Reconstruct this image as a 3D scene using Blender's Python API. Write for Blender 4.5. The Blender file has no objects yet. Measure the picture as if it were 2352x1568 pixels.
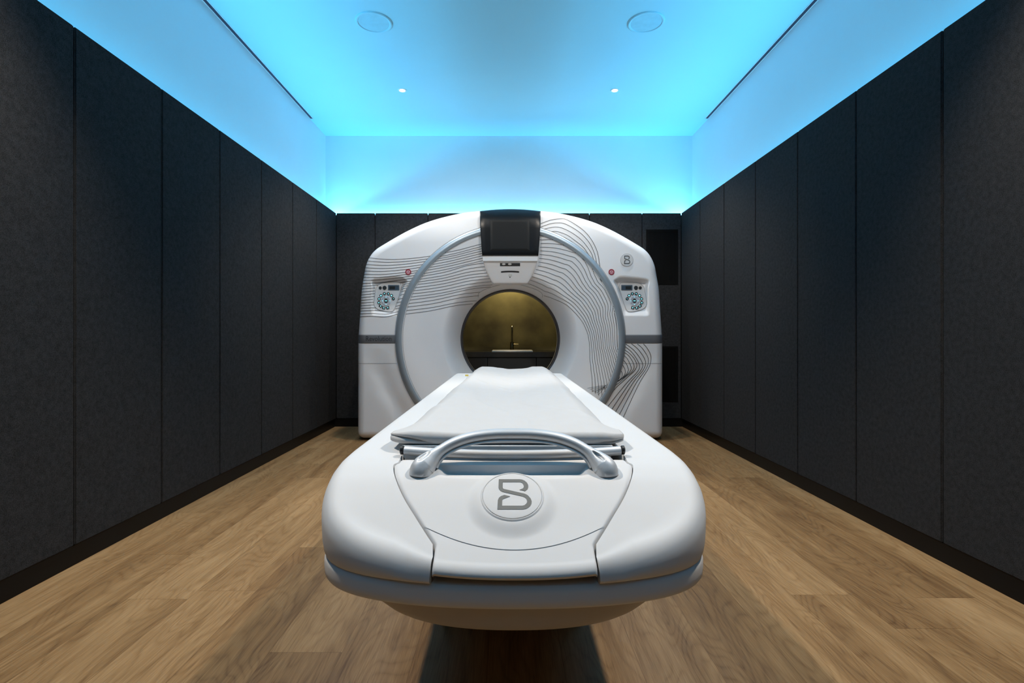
import bpy, bmesh, math, random
import numpy as np
from mathutils import Vector, noise, geometry
random.seed(4); PI = math.pi
F = 1213.0; VX, VY = 1165.0, 770.0; CAMZ = 0.85          # photo measurements: focal length in px, vanishing point, eye height
S = bpy.context.scene; COL = S.collection

# ------------------------------------------------------------------ helpers
def W(px, py, Y):
    return ((px - VX) / F * Y, Y, CAMZ - (py - VY) / F * Y)
def tag(o, label=None, cat=None, group=None, kind=None):
    if label: o['label'] = label
    if cat: o['category'] = cat
    if group: o['group'] = group
    if kind: o['kind'] = kind
    return o
def obj(name, verts, faces, mat, parent=None, smooth=True, sharp=35, mats=None, fmat=None):
    me = bpy.data.meshes.new(name)
    me.from_pydata([tuple(map(float, v)) for v in verts], [], faces)
    for m in (mats or [mat]): me.materials.append(m)
    if fmat:
        for p, i in zip(me.polygons, fmat): p.material_index = i
    bm = bmesh.new(); bm.from_mesh(me); bmesh.ops.recalc_face_normals(bm, faces=bm.faces); bm.to_mesh(me); bm.free()
    if smooth:
        for p in me.polygons: p.use_smooth = True
        me.set_sharp_from_angle(angle=math.radians(sharp))
    o = bpy.data.objects.new(name, me); COL.objects.link(o)
    if parent:
        o.parent = parent
        o.matrix_parent_inverse = parent.matrix_basis.inverted()
    return o
def empty(name, loc, label, cat, group=None):
    o = bpy.data.objects.new(name, None); o.empty_display_size = .05
    o.location = loc; COL.objects.link(o); return tag(o, label, cat, group)
def obj_abs(*a, **k): return obj(*a, **k)
class MB:
    def __init__(s): s.v = []; s.f = []; s.m = []
    def add(s, v, f, m=0):
        n = len(s.v); s.v += [tuple(map(float, q)) for q in v]
        s.f += [tuple(i + n for i in q) for q in f]; s.m += [m] * len(f); return s
    def build(s, name, mat, parent=None, **k):
        if isinstance(mat, (list, tuple)): return obj(name, s.v, s.f, None, parent, mats=mat, fmat=s.m, **k)
        return obj(name, s.v, s.f, mat, parent, **k)
def grid(rows, cu=False, cv=False):
    n, m = len(rows), len(rows[0]); v = [p for r in rows for p in r]; f = []
    for i in range(n if cv else n - 1):
        for j in range(m if cu else m - 1):
            a = i * m + j; b = i * m + (j + 1) % m; c = ((i + 1) % n) * m + (j + 1) % m; d = ((i + 1) % n) * m + j
            f.append((a, b, c, d))
    return v, f
def box(x0, x1, y0, y1, z0, z1, b=0.0):
    if b <= 0:
        v = [(x, y, z) for x in (x0, x1) for y in (y0, y1) for z in (z0, z1)]
        return v, [(0, 1, 3, 2), (4, 6, 7, 5), (0, 4, 5, 1), (2, 3, 7, 6), (0, 2, 6, 4), (1, 5, 7, 3)]
    bm = bmesh.new(); bmesh.ops.create_cube(bm, size=1)
    for q in bm.verts:
        q.co = Vector(((x0 + x1) / 2 + q.co.x * (x1 - x0), (y0 + y1) / 2 + q.co.y * (y1 - y0), (z0 + z1) / 2 + q.co.z * (z1 - z0)))
    bmesh.ops.bevel(bm, geom=bm.edges[:], offset=b, segments=2, affect='EDGES')
    bm.verts.index_update()
    v = [tuple(q.co) for q in bm.verts]; f = [tuple(q.index for q in p.verts) for p in bm.faces]; bm.free()
    return v, f
def lathe(c, prof, axis='z', n=32, cap0=True, cap1=True):
    rows = []
    for r, h in prof:
        row = []
        for k in range(n):
            a = 2 * PI * k / n
            if axis == 'z': row.append((c[0] + r * math.cos(a), c[1] + r * math.sin(a), c[2] + h))
            elif axis == 'y': row.append((c[0] + r * math.cos(a), c[1] + h, c[2] + r * math.sin(a)))
            else: row.append((c[0] + h, c[1] + r * math.cos(a), c[2] + r * math.sin(a)))
        rows.append(row)
    v, f = grid(rows, cu=True)
    if cap0: f.append(tuple(range(n)))
    if cap1: f.append(tuple(range((len(rows) - 1) * n, len(rows) * n)))
    return v, f
def tube(pts, rad, n=14, caps=True):
    pts = [Vector(p) for p in pts]; rows = []; prev = None
    for i, p in enumerate(pts):
        t = (pts[min(i + 1, len(pts) - 1)] - pts[max(i - 1, 0)]).normalized()
        if prev is None: u = t.orthogonal().normalized()
        else: u = (prev - t * prev.dot(t)).normalized()
        prev = u; w = t.cross(u); r = rad[i] if hasattr(rad, '__len__') else rad
        rows.append([tuple(p + (u * math.cos(2 * PI * k / n) + w * math.sin(2 * PI * k / n)) * r) for k in range(n)])
    v, f = grid(rows, cu=True)
    if caps: f += [tuple(range(n)), tuple(range(len(v) - n, len(v)))]
    return v, f
def smooth_poly(pts, per=8):
    """Catmull-Rom through 2D/3D points"""
    P = [np.array(p, float) for p in pts]; out = []
    for i in range(len(P) - 1):
        p0 = P[max(i - 1, 0)]; p1 = P[i]; p2 = P[i + 1]; p3 = P[min(i + 2, len(P) - 1)]
        for k in range(per):
            t = k / per
            out.append(.5 * (2 * p1 + (p2 - p0) * t + (2 * p0 - 5 * p1 + 4 * p2 - p3) * t * t + (3 * p1 - p0 - 3 * p2 + p3) * t ** 3))
    out.append(P[-1]); return np.array(out)
def interp(x, xs, ys): return float(np.interp(x, xs, ys))

# ------------------------------------------------------------------ materials
def nodes(name):
    m = bpy.data.materials.new(name); m.use_nodes = True; nt = m.node_tree
    return m, nt, nt.nodes['Principled BSDF'], nt.nodes.new, nt.links.new
def pmat(name, col, rough=.5, metal=0.0, var=.04, scale=30, bump=0.0, bscale=200, spec=.5, coat=0, emit=None, es=0, aniso=0, subs=0):
    m, nt, b, N, L = nodes(name)
    tc = N('ShaderNodeTexCoord'); nz = N('ShaderNodeTexNoise'); nz.inputs['Scale'].default_value = scale; nz.inputs['Detail'].default_value = 4
    L(tc.outputs['Object'], nz.inputs['Vector'])
    cr = N('ShaderNodeValToRGB')
    cr.color_ramp.elements[0].color = (*[max(0, c * (1 - var)) for c in col], 1); cr.color_ramp.elements[1].color = (*[min(1, c * (1 + var)) for c in col], 1)
    cr.color_ramp.elements[0].position = .3; cr.color_ramp.elements[1].position = .7
    L(nz.outputs['Fac'], cr.inputs['Fac']); L(cr.outputs['Color'], b.inputs['Base Color'])
    b.inputs['Roughness'].default_value = rough; b.inputs['Metallic'].default_value = metal
    b.inputs['Specular IOR Level'].default_value = spec; b.inputs['Coat Weight'].default_value = coat
    b.inputs['Coat Roughness'].default_value = .15
    if emit: b.inputs['Emission Color'].default_value = (*emit, 1); b.inputs['Emission Strength'].default_value = es
    if bump:
        n2 = N('ShaderNodeTexNoise'); n2.inputs['Scale'].default_value = bscale; n2.inputs['Detail'].default_value = 3
        L(tc.outputs['Object'], n2.inputs['Vector'])
        bp = N('ShaderNodeBump'); bp.inputs['Strength'].default_value = bump; bp.inputs['Distance'].default_value = .002
        L(n2.outputs['Fac'], bp.inputs['Height']); L(bp.outputs['Normal'], b.inputs['Normal'])
    return m
M = {}
M['paint'] = pmat('cyan_lit_wall_paint', (.73, .90, .94), .75, var=.01, scale=3, bump=.02, bscale=300)  # white wall with a little cyan cove light put into its colour
M['ceil'] = pmat('cyan_lit_ceiling_paint', (.42, .82, .95), .75, var=.01, scale=3, bump=.02, bscale=300)  # cyan cove light tinted into the base colour of a white ceiling
M['board'] = pmat('dark_backing_board', (.005, .005, .005), .9, spec=.1)
M['black'] = pmat('black_plastic', (.012, .012, .013), .4)
M['matblack'] = pmat('matt_black', (.006, .006, .006), .8)
M['base'] = pmat('dark_bronze_skirting', (.0055, .0048, .0042), .5, spec=.2, var=.1, scale=5)
M['white'] = pmat('white_machine_cover', (.84, .84, .855), .38, var=.008, scale=6, bump=.015, bscale=900, spec=.45)
M['white2'] = pmat('white_table_cover', (.64, .64, .645), .6, var=.008, scale=6, bump=.03, bscale=900, spec=.25)
M['under'] = pmat('beige_grey_under_cover', (.45, .41, .37), .5, var=.02)
M['silver'] = pmat('satin_silver', (.60, .62, .645), .50, metal=.42, var=.02, scale=400)
M['ring'] = pmat('blue_grey_metallic_ring', (.36, .42, .47), .38, metal=.55, var=.01)
M['bar'] = pmat('dark_grey_metallic_bar', (.17, .18, .195), .35, metal=.2, var=.02)
M['chrome'] = pmat('chrome', (.75, .75, .76), .1, metal=1)
M['gloss'] = pmat('black_gloss_glass', (.005, .006, .008), .3, spec=.3, var=.05)
M['lcd'] = pmat('dark_display', (.009, .010, .011), .4, spec=.25)
M['lcd2'] = pmat('blue_grey_display', (.04, .055, .075), .25)
M['lcdf'] = pmat('display_frame', (.10, .13, .16), .35)
M['ink'] = pmat('dark_grey_ink', (.03, .032, .036), .5)
M['ink2'] = pmat('grey_seam_line', (.22, .23, .25), .5)
M['emblem'] = pmat('grey_emblem', (.155, .155, .145), .5)
M['emblem2'] = pmat('dark_emblem', (.06, .065, .07), .5)
M['red'] = pmat('red_button', (.30, .015, .03), .35)
M['pink'] = pmat('pale_pink_print', (.75, .5, .55), .5)
M['btn'] = pmat('black_button', (.012, .013, .014), .4)
M['dial'] = pmat('silver_key', (.50, .52, .56), .35, metal=.3)
M['icon'] = pmat('lit_cyan_icon', (.3, .8, .85), .5, emit=(.35, .95, 1.0), es=.55)
M['boredark'] = pmat('dark_bore_ring', (.06, .06, .068), .35, metal=.2)
M['duct'] = pmat('dark_slot', (.035, .033, .06), .6)
M['grille'] = pmat('speaker_grille_paint', (.37, .75, .88), .8, bump=.1, bscale=900)  # carries the same painted-in cyan light as the ceiling
M['vent'] = pmat('black_vent', (.007, .0068, .0066), .9, spec=.05)
M['worktop'] = pmat('dark_worktop', (.03, .028, .025), .25, var=.15, scale=20)
M['cab'] = pmat('dark_grey_cabinet', (.022, .022, .023), .5)
M['steel'] = pmat('bright_sink_steel', (.95, .93, .88), .35)
M['tap'] = pmat('dark_brass_tap', (.25, .21, .12), .22, metal=1)
M['sticker'] = pmat('white_sticker', (.7, .7, .68), .5)
M['yellow'] = pmat('yellow_sticker', (.55, .40, .03), .5)
M['lamp'] = pmat('lit_lamp_lens', (1, 1, 1), .5, emit=(1, .93, .85), es=40)
M['rubber'] = pmat('black_rubber', (.01, .01, .01), .7)

def felt():
    m, nt, b, N, L = nodes('charcoal_felt')
    tc = N('ShaderNodeTexCoord'); a = N('ShaderNodeTexNoise'); a.inputs['Scale'].default_value = 420; a.inputs['Detail'].default_value = 3
    c = N('ShaderNodeTexNoise'); c.inputs['Scale'].default_value = 60; c.inputs['Detail'].default_value = 5
    mix = N('ShaderNodeMath'); mix.operation = 'MULTIPLY_ADD'; mix.inputs[1].default_value = .35
    L(tc.outputs['Object'], a.inputs['Vector']); L(tc.outputs['Object'], c.inputs['Vector'])
    L(c.outputs['Fac'], mix.inputs[0]); L(a.outputs['Fac'], mix.inputs[2])
    cr = N('ShaderNodeValToRGB'); e = cr.color_ramp.elements
    e[0].position = .42; e[0].color = (.008, .008, .0085, 1); e[1].position = .95; e[1].color = (.055, .0545, .056, 1)
    L(mix.outputs[0], cr.inputs['Fac']); L(cr.outputs['Color'], b.inputs['Base Color'])
    b.inputs['Roughness'].default_value = .95; b.inputs['Specular IOR Level'].default_value = .1
    bp = N('ShaderNodeBump'); bp.inputs['Strength'].default_value = .16; bp.inputs['Distance'].default_value = .002
    L(a.outputs['Fac'], bp.inputs['Height']); L(bp.outputs['Normal'], b.inputs['Normal'])
    return m
M['felt'] = felt()

def wood():
    m, nt, b, N, L = nodes('oak_plank_floor')
    def math_(op, a, bb=None, c=None):
        n = N('ShaderNodeMath'); n.operation = op
        for i, q in enumerate((a, bb, c)):
            if q is None: continue
            if isinstance(q, (int, float)): n.inputs[i].default_value = q
            else: L(q, n.inputs[i])
        return n.outputs[0]
    tc = N('ShaderNodeTexCoord'); sx = N('ShaderNodeSeparateXYZ'); L(tc.outputs['Object'], sx.inputs[0])
    X, Y = sx.outputs['X'], sx.outputs['Y']
    PW, PL = .196, 1.45
    px = math_('DIVIDE', math_('ADD', X, 10 * PW + .051), PW); row = math_('FLOOR', px); fx = math_('FRACT', px)
    wn = N('ShaderNodeTexWhiteNoise'); wn.noise_dimensions = '1D'; L(row, wn.inputs['W'])
    py = math_('ADD', math_('DIVIDE', math_('ADD', Y, 20), PL), math_('MULTIPLY', wn.outputs['Value'], 7.3)); cell = math_('FLOOR', py); fy = math_('FRACT', py)
    wn2 = N('ShaderNodeTexWhiteNoise'); wn2.noise_dimensions = '2D'; cv = N('ShaderNodeCombineXYZ'); L(row, cv.inputs[0]); L(cell, cv.inputs[1]); L(cv.outputs[0], wn2.inputs['Vector'])
    rnd = wn2.outputs['Value']
    # long grain: coordinates stretched along the plank, shifted per plank
    g = N('ShaderNodeCombineXYZ'); L(math_('ADD', math_('MULTIPLY', X, 1.0), math_('MULTIPLY', rnd, 37.0)), g.inputs[0]); L(math_('MULTIPLY', Y, .085), g.inputs[1]); L(math_('MULTIPLY', rnd, 11.0), g.inputs[2])
    n1 = N('ShaderNodeTexNoise'); n1.inputs['Scale'].default_value = 16; n1.inputs['Detail'].default_value = 3; n1.inputs['Distortion'].default_value = .6; L(g.outputs[0], n1.inputs['Vector'])
    n2 = N('ShaderNodeTexNoise'); n2.inputs['Scale'].default_value = 230; n2.inputs['Detail'].default_value = 6; n2.inputs['Roughness'].default_value = .7; gs = N('ShaderNodeVectorMath'); gs.operation = 'MULTIPLY'; gs.inputs[1].default_value = (1, .42, 1); L(g.outputs[0], gs.inputs[0]); L(gs.outputs[0], n2.inputs['Vector'])
    # cathedral figure: bands of a smooth field
    g2 = N('ShaderNodeCombineXYZ'); L(math_('ADD', X, math_('MULTIPLY', rnd, 23.0)), g2.inputs[0]); L(math_('MULTIPLY', Y, .22), g2.inputs[1]); L(math_('MULTIPLY', rnd, 5.0), g2.inputs[2])
    n3 = N('ShaderNodeTexNoise'); n3.inputs['Scale'].default_value = 6.5; n3.inputs['Detail'].default_value = 1.5; n3.inputs['Distortion'].default_value = .3; L(g2.outputs[0], n3.inputs['Vector'])
    band = math_('FRACT', math_('MULTIPLY', n3.outputs['Fac'], 22.0))
    band = math_('POWER', math_('ABSOLUTE', math_('SUBTRACT', math_('MULTIPLY', band, 2.0), 1.0)), 2.5)
    t = math_('ADD', math_('MULTIPLY', n1.outputs['Fac'], .54), math_('MULTIPLY', n2.outputs['Fac'], .46))
    t = math_('ADD', t, math_('MULTIPLY', band, .10))
    t = math_('ADD', t, math_('MULTIPLY', math_('SUBTRACT', rnd, .5), .16))
    cr = N('ShaderNodeValToRGB'); e = cr.color_ramp.elements
    e[0].position = .30; e[0].color = (.40, .255, .125, 1); e[1].position = .82; e[1].color = (.105, .053, .023, 1)
    k = e.new(.55); k.color = (.255, .150, .066, 1)
    L(t, cr.inputs['Fac'])
    n4 = N('ShaderNodeTexNoise'); n4.inputs['Scale'].default_value = 620; n4.inputs['Detail'].default_value = 2; g4 = N('ShaderNodeVectorMath'); g4.operation = 'MULTIPLY'; g4.inputs[1].default_value = (1, .30, 1); L(g.outputs[0], g4.inputs[0]); L(g4.outputs[0], n4.inputs['Vector'])
    t = math_('ADD', t, math_('MULTIPLY', math_('SUBTRACT', n4.outputs['Fac'], .5), .30)); L(t, cr.inputs['Fac'])
    # plank edges
    ex = math_('MINIMUM', fx, math_('SUBTRACT', 1.0, fx)); ey = math_('MINIMUM', fy, math_('SUBTRACT', 1.0, fy))
    edge = math_('MAXIMUM', math_('LESS_THAN', ex, .006), math_('LESS_THAN', ey, .0008))
    mx = N('ShaderNodeMixRGB'); mx.blend_type = 'MULTIPLY'; mx.inputs['Color2'].default_value = (.72, .68, .64, 1)
    L(edge, mx.inputs['Fac']); L(cr.outputs['Color'], mx.inputs['Color1']); L(mx.outputs[0], b.inputs['Base Color'])
    b.inputs['Roughness'].default_value = .45; b.inputs['Specular IOR Level'].default_value = .25
    bp = N('ShaderNodeBump'); bp.inputs['Strength'].default_value = .12; bp.inputs['Distance'].default_value = .002
    L(n2.outputs['Fac'], bp.inputs['Height']); L(bp.outputs['Normal'], b.inputs['Normal'])
    return m
M['wood'] = wood()

def brass():
    m, nt, b, N, L = nodes('patinated_brass_wall')
    tc = N('ShaderNodeTexCoord'); a = N('ShaderNodeTexNoise'); a.inputs['Scale'].default_value = 3.5; a.inputs['Detail'].default_value = 5
    L(tc.outputs['Object'], a.inputs['Vector']); cr = N('ShaderNodeValToRGB'); e = cr.color_ramp.elements
    e[0].position = .3; e[0].color = (.10, .085, .045, 1); e[1].position = .7; e[1].color = (.26, .225, .10, 1)
    L(a.outputs['Fac'], cr.inputs['Fac']); L(cr.outputs['Color'], b.inputs['Base Color'])
    b.inputs['Roughness'].default_value = .55; b.inputs['Metallic'].default_value = .3
    return m
M['brass'] = brass()

def cloth():
    m = pmat('white_cotton', (.545, .545, .55), .9, var=.01, scale=20, bump=.15, bscale=600, spec=.1); return m
M['cloth'] = cloth()

# ------------------------------------------------------------------ room
YB = 4.91; XL, XR = -1.591, 1.619; ZP = 1.987           # panel faces and panel top
UB, UL, UR = 5.02, -1.726, 1.759; ZC = 2.745            # upper wall planes, ceiling
YN = -2.4                                               # wall behind the viewer
NX0, NX1, NZ, NY = -.737, .765, 1.62, 5.62              # niche behind the scanner
PT = .028; ZK = .073; COVE = 1.934
def struct(name, mb, mat, **k): return tag(mb.build(name, mat, **k), kind='structure')
struct('floor', MB().add(*box(UL - .1, UR + .1, YN - .1, NY + .1, -.1, 0)), M['wood'], smooth=False)
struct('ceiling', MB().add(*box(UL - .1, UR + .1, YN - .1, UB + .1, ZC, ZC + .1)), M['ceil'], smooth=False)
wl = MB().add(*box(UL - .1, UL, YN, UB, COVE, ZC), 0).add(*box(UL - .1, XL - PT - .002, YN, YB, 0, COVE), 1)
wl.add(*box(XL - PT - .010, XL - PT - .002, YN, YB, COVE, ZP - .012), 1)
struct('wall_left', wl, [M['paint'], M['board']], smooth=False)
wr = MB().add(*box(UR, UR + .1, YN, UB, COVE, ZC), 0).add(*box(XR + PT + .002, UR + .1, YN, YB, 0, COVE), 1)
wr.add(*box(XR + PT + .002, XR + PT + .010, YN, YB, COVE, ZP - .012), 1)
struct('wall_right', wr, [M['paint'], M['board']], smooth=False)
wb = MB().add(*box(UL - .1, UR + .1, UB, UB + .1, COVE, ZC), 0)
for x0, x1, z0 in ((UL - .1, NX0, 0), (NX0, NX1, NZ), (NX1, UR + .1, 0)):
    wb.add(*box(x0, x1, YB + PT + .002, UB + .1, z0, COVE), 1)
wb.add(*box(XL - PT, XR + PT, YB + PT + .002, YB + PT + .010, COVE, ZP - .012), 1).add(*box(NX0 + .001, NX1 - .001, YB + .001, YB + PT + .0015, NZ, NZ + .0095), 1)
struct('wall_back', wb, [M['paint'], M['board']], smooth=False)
struct('wall_front', MB().add(*box(UL - .1, UR + .1, YN - .1, YN, 0, ZC)), M['felt'], smooth=False)
# niche: brass lined back wall, dark cheeks and soffit
nb = MB().add(*box(NX0 - .05, NX1 + .05, NY, NY + .06, 0, NZ + .05), 0)
nb.add(*box(NX0 - .05, NX0, UB + .1, NY, 0, NZ), 1).add(*box(NX1, NX1 + .05, UB + .1, NY, 0, NZ), 1).add(*box(NX0 - .05, NX1 + .05, UB + .1, NY, NZ, NZ + .05), 1)
struct('wall_niche', nb, [M['brass'], M['board']], smooth=False)
# skirting
struct('baseboard_left', MB().add(*box(XL - .026, XL - .012, YN, YB, 0, ZK)), M['base'], smooth=False)
struct('baseboard_right', MB().add(*box(XR + .012, XR + .026, YN, YB, 0, ZK)), M['base'], smooth=False)
struct('baseboard_back', MB().add(*box(XL - .026, NX0, YB + .012, YB + .026, 0, ZK)).add(*box(NX1, XR + .026, YB + .012, YB + .026, 0, ZK)), M['base'], smooth=False)

GAP = .0028
ords = ['nearest the camera', 'second from the camera', 'third from the camera', 'fourth from the camera', 'third from the back corner', 'second from the back corner', 'in the back corner']
def panel(x0, x1, y0, y1, z0, z1, label, group):
    o = MB().add(*box(x0, x1, y0, y1, z0, z1, .004)).build('acoustic_panel', M['felt'])
    return tag(o, label, 'wall panel', group)
Yl = [1.452, 1.943, 2.434, 2.924, 3.420, 3.915, 4.406, YB]
Yr = [1.475, 1.966, 2.452, 2.944, 3.445, 3.943, 4.433, YB]
for i in range(7):
    panel(XL - PT, XL, Yl[i] + GAP, Yl[i + 1] - GAP - (.0 if i < 6 else -.002), ZK + .004, ZP, 'dark grey felt wall panel on the left wall, ' + ords[i], 'felt panels along the left wall')
    panel(XR, XR + PT, Yr[i] + GAP, Yr[i + 1] - GAP, ZK + .004, ZP, 'dark grey felt wall panel on the right wall, ' + ords[i], 'felt panels along the right wall')
struct('trim_1', MB().add(*box(XL - PT, XL, YN, 1.452 - GAP, ZK + .004, ZP, .004)), M['felt'])
struct('trim_2', MB().add(*box(XR, XR + PT, YN, 1.475 - GAP, ZK + .004, ZP, .004)), M['felt'])
Xb = [XL, -1.2305, -.737, -.243, .271, .765, 1.255, XR]
bl = ['narrow dark felt panel of the back wall in the left corner', 'dark felt panel of the back wall, second from the left corner, left of the scanner',
      'dark felt panel showing just above the scanner left of its black screen', 'dark felt panel of the back wall hidden behind the scanner screen',
      'dark felt panel showing just above the scanner right of its black screen', 'dark felt panel of the back wall, second from the right corner, behind the scanner badge',
      'narrow dark felt panel of the back wall in the right corner, holding two black vents']
for i in range(7):
    if i == 3: 
        struct('trim_3', MB().add(*box(Xb[i] + GAP, Xb[i + 1] - GAP, YB, YB + PT, NZ + .01, ZP, .004)), M['felt']); continue
    z0 = NZ + .01 if 2 <= i <= 4 else ZK + .004
    panel(Xb[i] + GAP, Xb[i + 1] - GAP, YB, YB + PT, z0, ZP, bl[i], 'felt panels of the back wall')

# vents in the right corner of the back wall
def vent(px0, px1, py0, py1, label):
    x0, _, z1 = W(px0, py0, YB); x1, _, z0 = W(px1, py1, YB)
    t = empty('air_vent', ((x0 + x1) / 2, YB, z0), label, 'vent', 'black vents in the back wall')
    w = .022; y0, y1 = YB - .005, YB - .0005
    fr = MB().add(*box(x0, x1, y0, y1, z0, z0 + w)).add(*box(x0, x1, y0, y1, z1 - w, z1)).add(*box(x0, x0 + w, y0, y1, z0 + w, z1 - w)).add(*box(x1 - w, x1, y0, y1, z0 + w, z1 - w))
    fr.build('frame', M['vent'], t, smooth=False)
    g = MB().add(*box(x0 + w, x1 - w, YB - .0015, YB - .0006, z0 + w, z1 - w))
    n = int((x1 - x0 - 2 * w) / .011)
    for k in range(n):
        xx = x0 + w + (k + .5) * (x1 - x0 - 2 * w) / n
        g.add(*box(xx - .002, xx + .002, YB - .004, YB - .0015, z0 + w, z1 - w))
    g.build('grille', M['vent'], t, smooth=False)
vent(1484, 1557, 527, 653, 'upper black vent in the back wall panel right of the scanner')
vent(1484, 1557, 795, 922, 'lower black vent in the back wall panel right of the scanner')

# ceiling fittings
def speaker(x, y, label):
    t = empty('ceiling_speaker', (x, y, ZC), label, 'speaker', 'round ceiling speakers')
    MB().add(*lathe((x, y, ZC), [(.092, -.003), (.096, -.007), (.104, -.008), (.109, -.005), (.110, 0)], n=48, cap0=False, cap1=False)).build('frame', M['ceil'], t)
    MB().add(*lathe((x, y, ZC), [(.092, -.0005), (.0925, -.0035), (.001, -.0035)], n=48)).build('grille', M['grille'], t)
speaker(-.807, 3.197, 'round white ceiling speaker on the left side of the ceiling')
speaker(.841, 3.197, 'round white ceiling speaker on the right side of the ceiling')
LIGHTS = [(-.811, 4.083), (.8315, 4.083)]
def downlight(x, y, label):
    t = empty('ceiling_downlight', (x, y, ZC), label, 'ceiling light', 'small recessed downlights')
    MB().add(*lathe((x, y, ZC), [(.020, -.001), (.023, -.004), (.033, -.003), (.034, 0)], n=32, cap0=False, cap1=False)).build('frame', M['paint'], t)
    MB().add(*lathe((x, y, ZC), [(.021, -.0006), (.0205, -.0025), (.001, -.003)], n=24)).build('lens', M['lamp'], t)
downlight(*LIGHTS[0], 'small bright downlight in the ceiling, left of centre')
downlight(*LIGHTS[1], 'small bright downlight in the ceiling, right of centre')
def slot(x0, x1, label):
    t = empty('slot_diffuser', ((x0 + x1) / 2, 3, ZC), label, 'air slot', 'linear air slots')
    MB().add(*box(x0 + .004, x1 - .004, YN, 4.61, ZC - .002, ZC - .0005)).build('slot', M['duct'], t, smooth=False)
    MB().add(*box(x0, x0 + .004, YN, 4.614, ZC - .005, ZC - .0003)).add(*box(x1 - .004, x1, YN, 4.614, ZC - .005, ZC - .0003)).add(*box(x0, x1, 4.61, 4.614, ZC - .005, ZC - .0003)).build('rim', M['paint'], t, smooth=False)
slot(-1.722, -1.692, 'long dark air slot along the left edge of the ceiling')
slot(1.725, 1.755, 'long dark air slot along the right edge of the ceiling')

# ------------------------------------------------------------------ sink niche seen through the bore
ZW = CAMZ - 38 * 5.12 / F
cab_x = [NX0 + .002, W(1119.5, 0, 5.14)[0], W(1232, 0, 5.14)[0], NX1 - .002]
cl = ['left dark cabinet under the worktop seen through the scanner bore', 'middle dark cabinet below the sink seen through the scanner bore', 'right dark cabinet under the worktop seen through the scanner bore']
for i in range(3):
    x0, x1 = cab_x[i], cab_x[i + 1]
    t = empty('base_cabinet', ((x0 + x1) / 2, 5.38, 0), cl[i], 'cabinet', 'cabinets under the worktop')
    MB().add(*box(x0 + .001, x1 - .001, 5.16, NY - .002, .06, ZW - .052)).add(*box(x0 + .001, x1 - .001, 5.2, NY - .002, 0, .06)).build('body', M['matblack'], t, smooth=False)
    MB().add(*box(x0 + .003, x1 - .003, 5.14, 5.158, .065, ZW - .056, .001)).build('door', M['cab'], t)
wt = empty('worktop', (.014, 5.38, ZW - .05), 'dark worktop with upstand along the brass wall, seen through the bore', 'worktop')
SX0, SX1 = W(1130, 0, 5.2)[0], W(1224, 0, 5.2)[0]
MB().add(*box(NX0 + .002, SX0, 5.12, NY - .002, ZW - .05, ZW)).add(*box(SX1, NX1 - .002, 5.12, NY - .002, ZW - .05, ZW)).add(*box(SX0, SX1, 5.12, 5.17, ZW - .05, ZW)).add(*box(SX0, SX1, 5.47, NY - .002, ZW - .05, ZW)).build('slab', M['worktop'], wt, smooth=False)
MB().add(*box(NX0 + .002, NX1 - .002, NY - .022, NY - .003, ZW + .0005, ZW + .038, .001)).build('upstand', M['brass'], wt)
sk = empty('sink', ((SX0 + SX1) / 2, 5.32, ZW - .049), 'pale sink set into the dark worktop below the tap', 'sink')
MB().add(*box(SX0 + .002, SX1 - .002, 5.172, 5.468, ZW - .048, ZW - .044)).build('basin', M['steel'], sk, smooth=False)
rm = MB()
for bx in ((SX0 + .001, SX1 - .001, 5.171, 5.183), (SX0 + .001, SX1 - .001, 5.457, 5.469)): rm.add(*box(*bx, ZW - .044, ZW + .011, .001))
for bx in ((SX0 + .001, SX0 + .012, 5.183, 5.457), (SX1 - .012, SX1 - .001, 5.183, 5.457)): rm.add(*box(*bx, ZW - .044, ZW + .011, .001))
rm.build('rim', M['steel'], sk)
tx, ty = W(1176, 0, 5.53)[0], 5.53
tp = empty('sink_tap', (tx, ty, ZW), 'tall dark brass swan neck tap behind the sink', 'tap')
MB().add(*lathe((tx, ty, ZW + .0005), [(.026, 0), (.026, .004), (.0195, .006), (.0190, .086), (.0165, .09), (.010, .091)], n=20)).build('body', M['tap'], tp)
pts = [(tx, ty, ZW + .09), (tx, ty, ZW + .17), (tx, ty, ZW + .21)]
for k in range(13):
    a = PI * k / 12; pts.append((tx, ty - .055 + .055 * math.cos(a), ZW + .21 + .055 * math.sin(a)))
pts.append((tx, ty - .11, ZW + .18))
MB().add(*tube(pts, .0092, 12)).build('spout', M['tap'], tp)
MB().add(*tube([(tx + .012, ty, ZW + .066), (tx + .068, ty, ZW + .066)], .0095, 12)).build('lever', M['tap'], tp)

# ------------------------------------------------------------------ scanner gantry
GX, GY0 = 1172.0, 778.5                                   # centre of the ring in the photo
YG = 4.2                                                  # distance of its face
half = [(0, 480.5), (35, 482), (69, 484.5), (121, 491.5), (184, 508), (236, 530.5), (289, 560.5), (311, 575.5), (324, 592.5), (332, 612.5), (336, 634), (341, 665), (345, 722), (348.5, 775), (349, 800), (349, 900), (349, 985)]
hs = smooth_poly(half, 10)
cor = [(349 - 14 + 14 * math.cos(a), 991 + 14 * math.sin(a)) for a in np.linspace(0, PI / 2, 8)]
bot = [(x, 1005) for x in np.linspace(320, 0, 30)]
rh = np.array(list(hs) + cor + bot)
OUT = np.vstack([np.c_[GX + rh[:, 0], rh[:, 1]], np.c_[GX - rh[::-1, 0], rh[::-1, 1]][1:-1]])
A_, B_ = OUT, np.roll(OUT, -1, axis=0); D_ = B_ - A_; L2 = np.maximum((D_ ** 2).sum(1), 1e-9)
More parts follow.
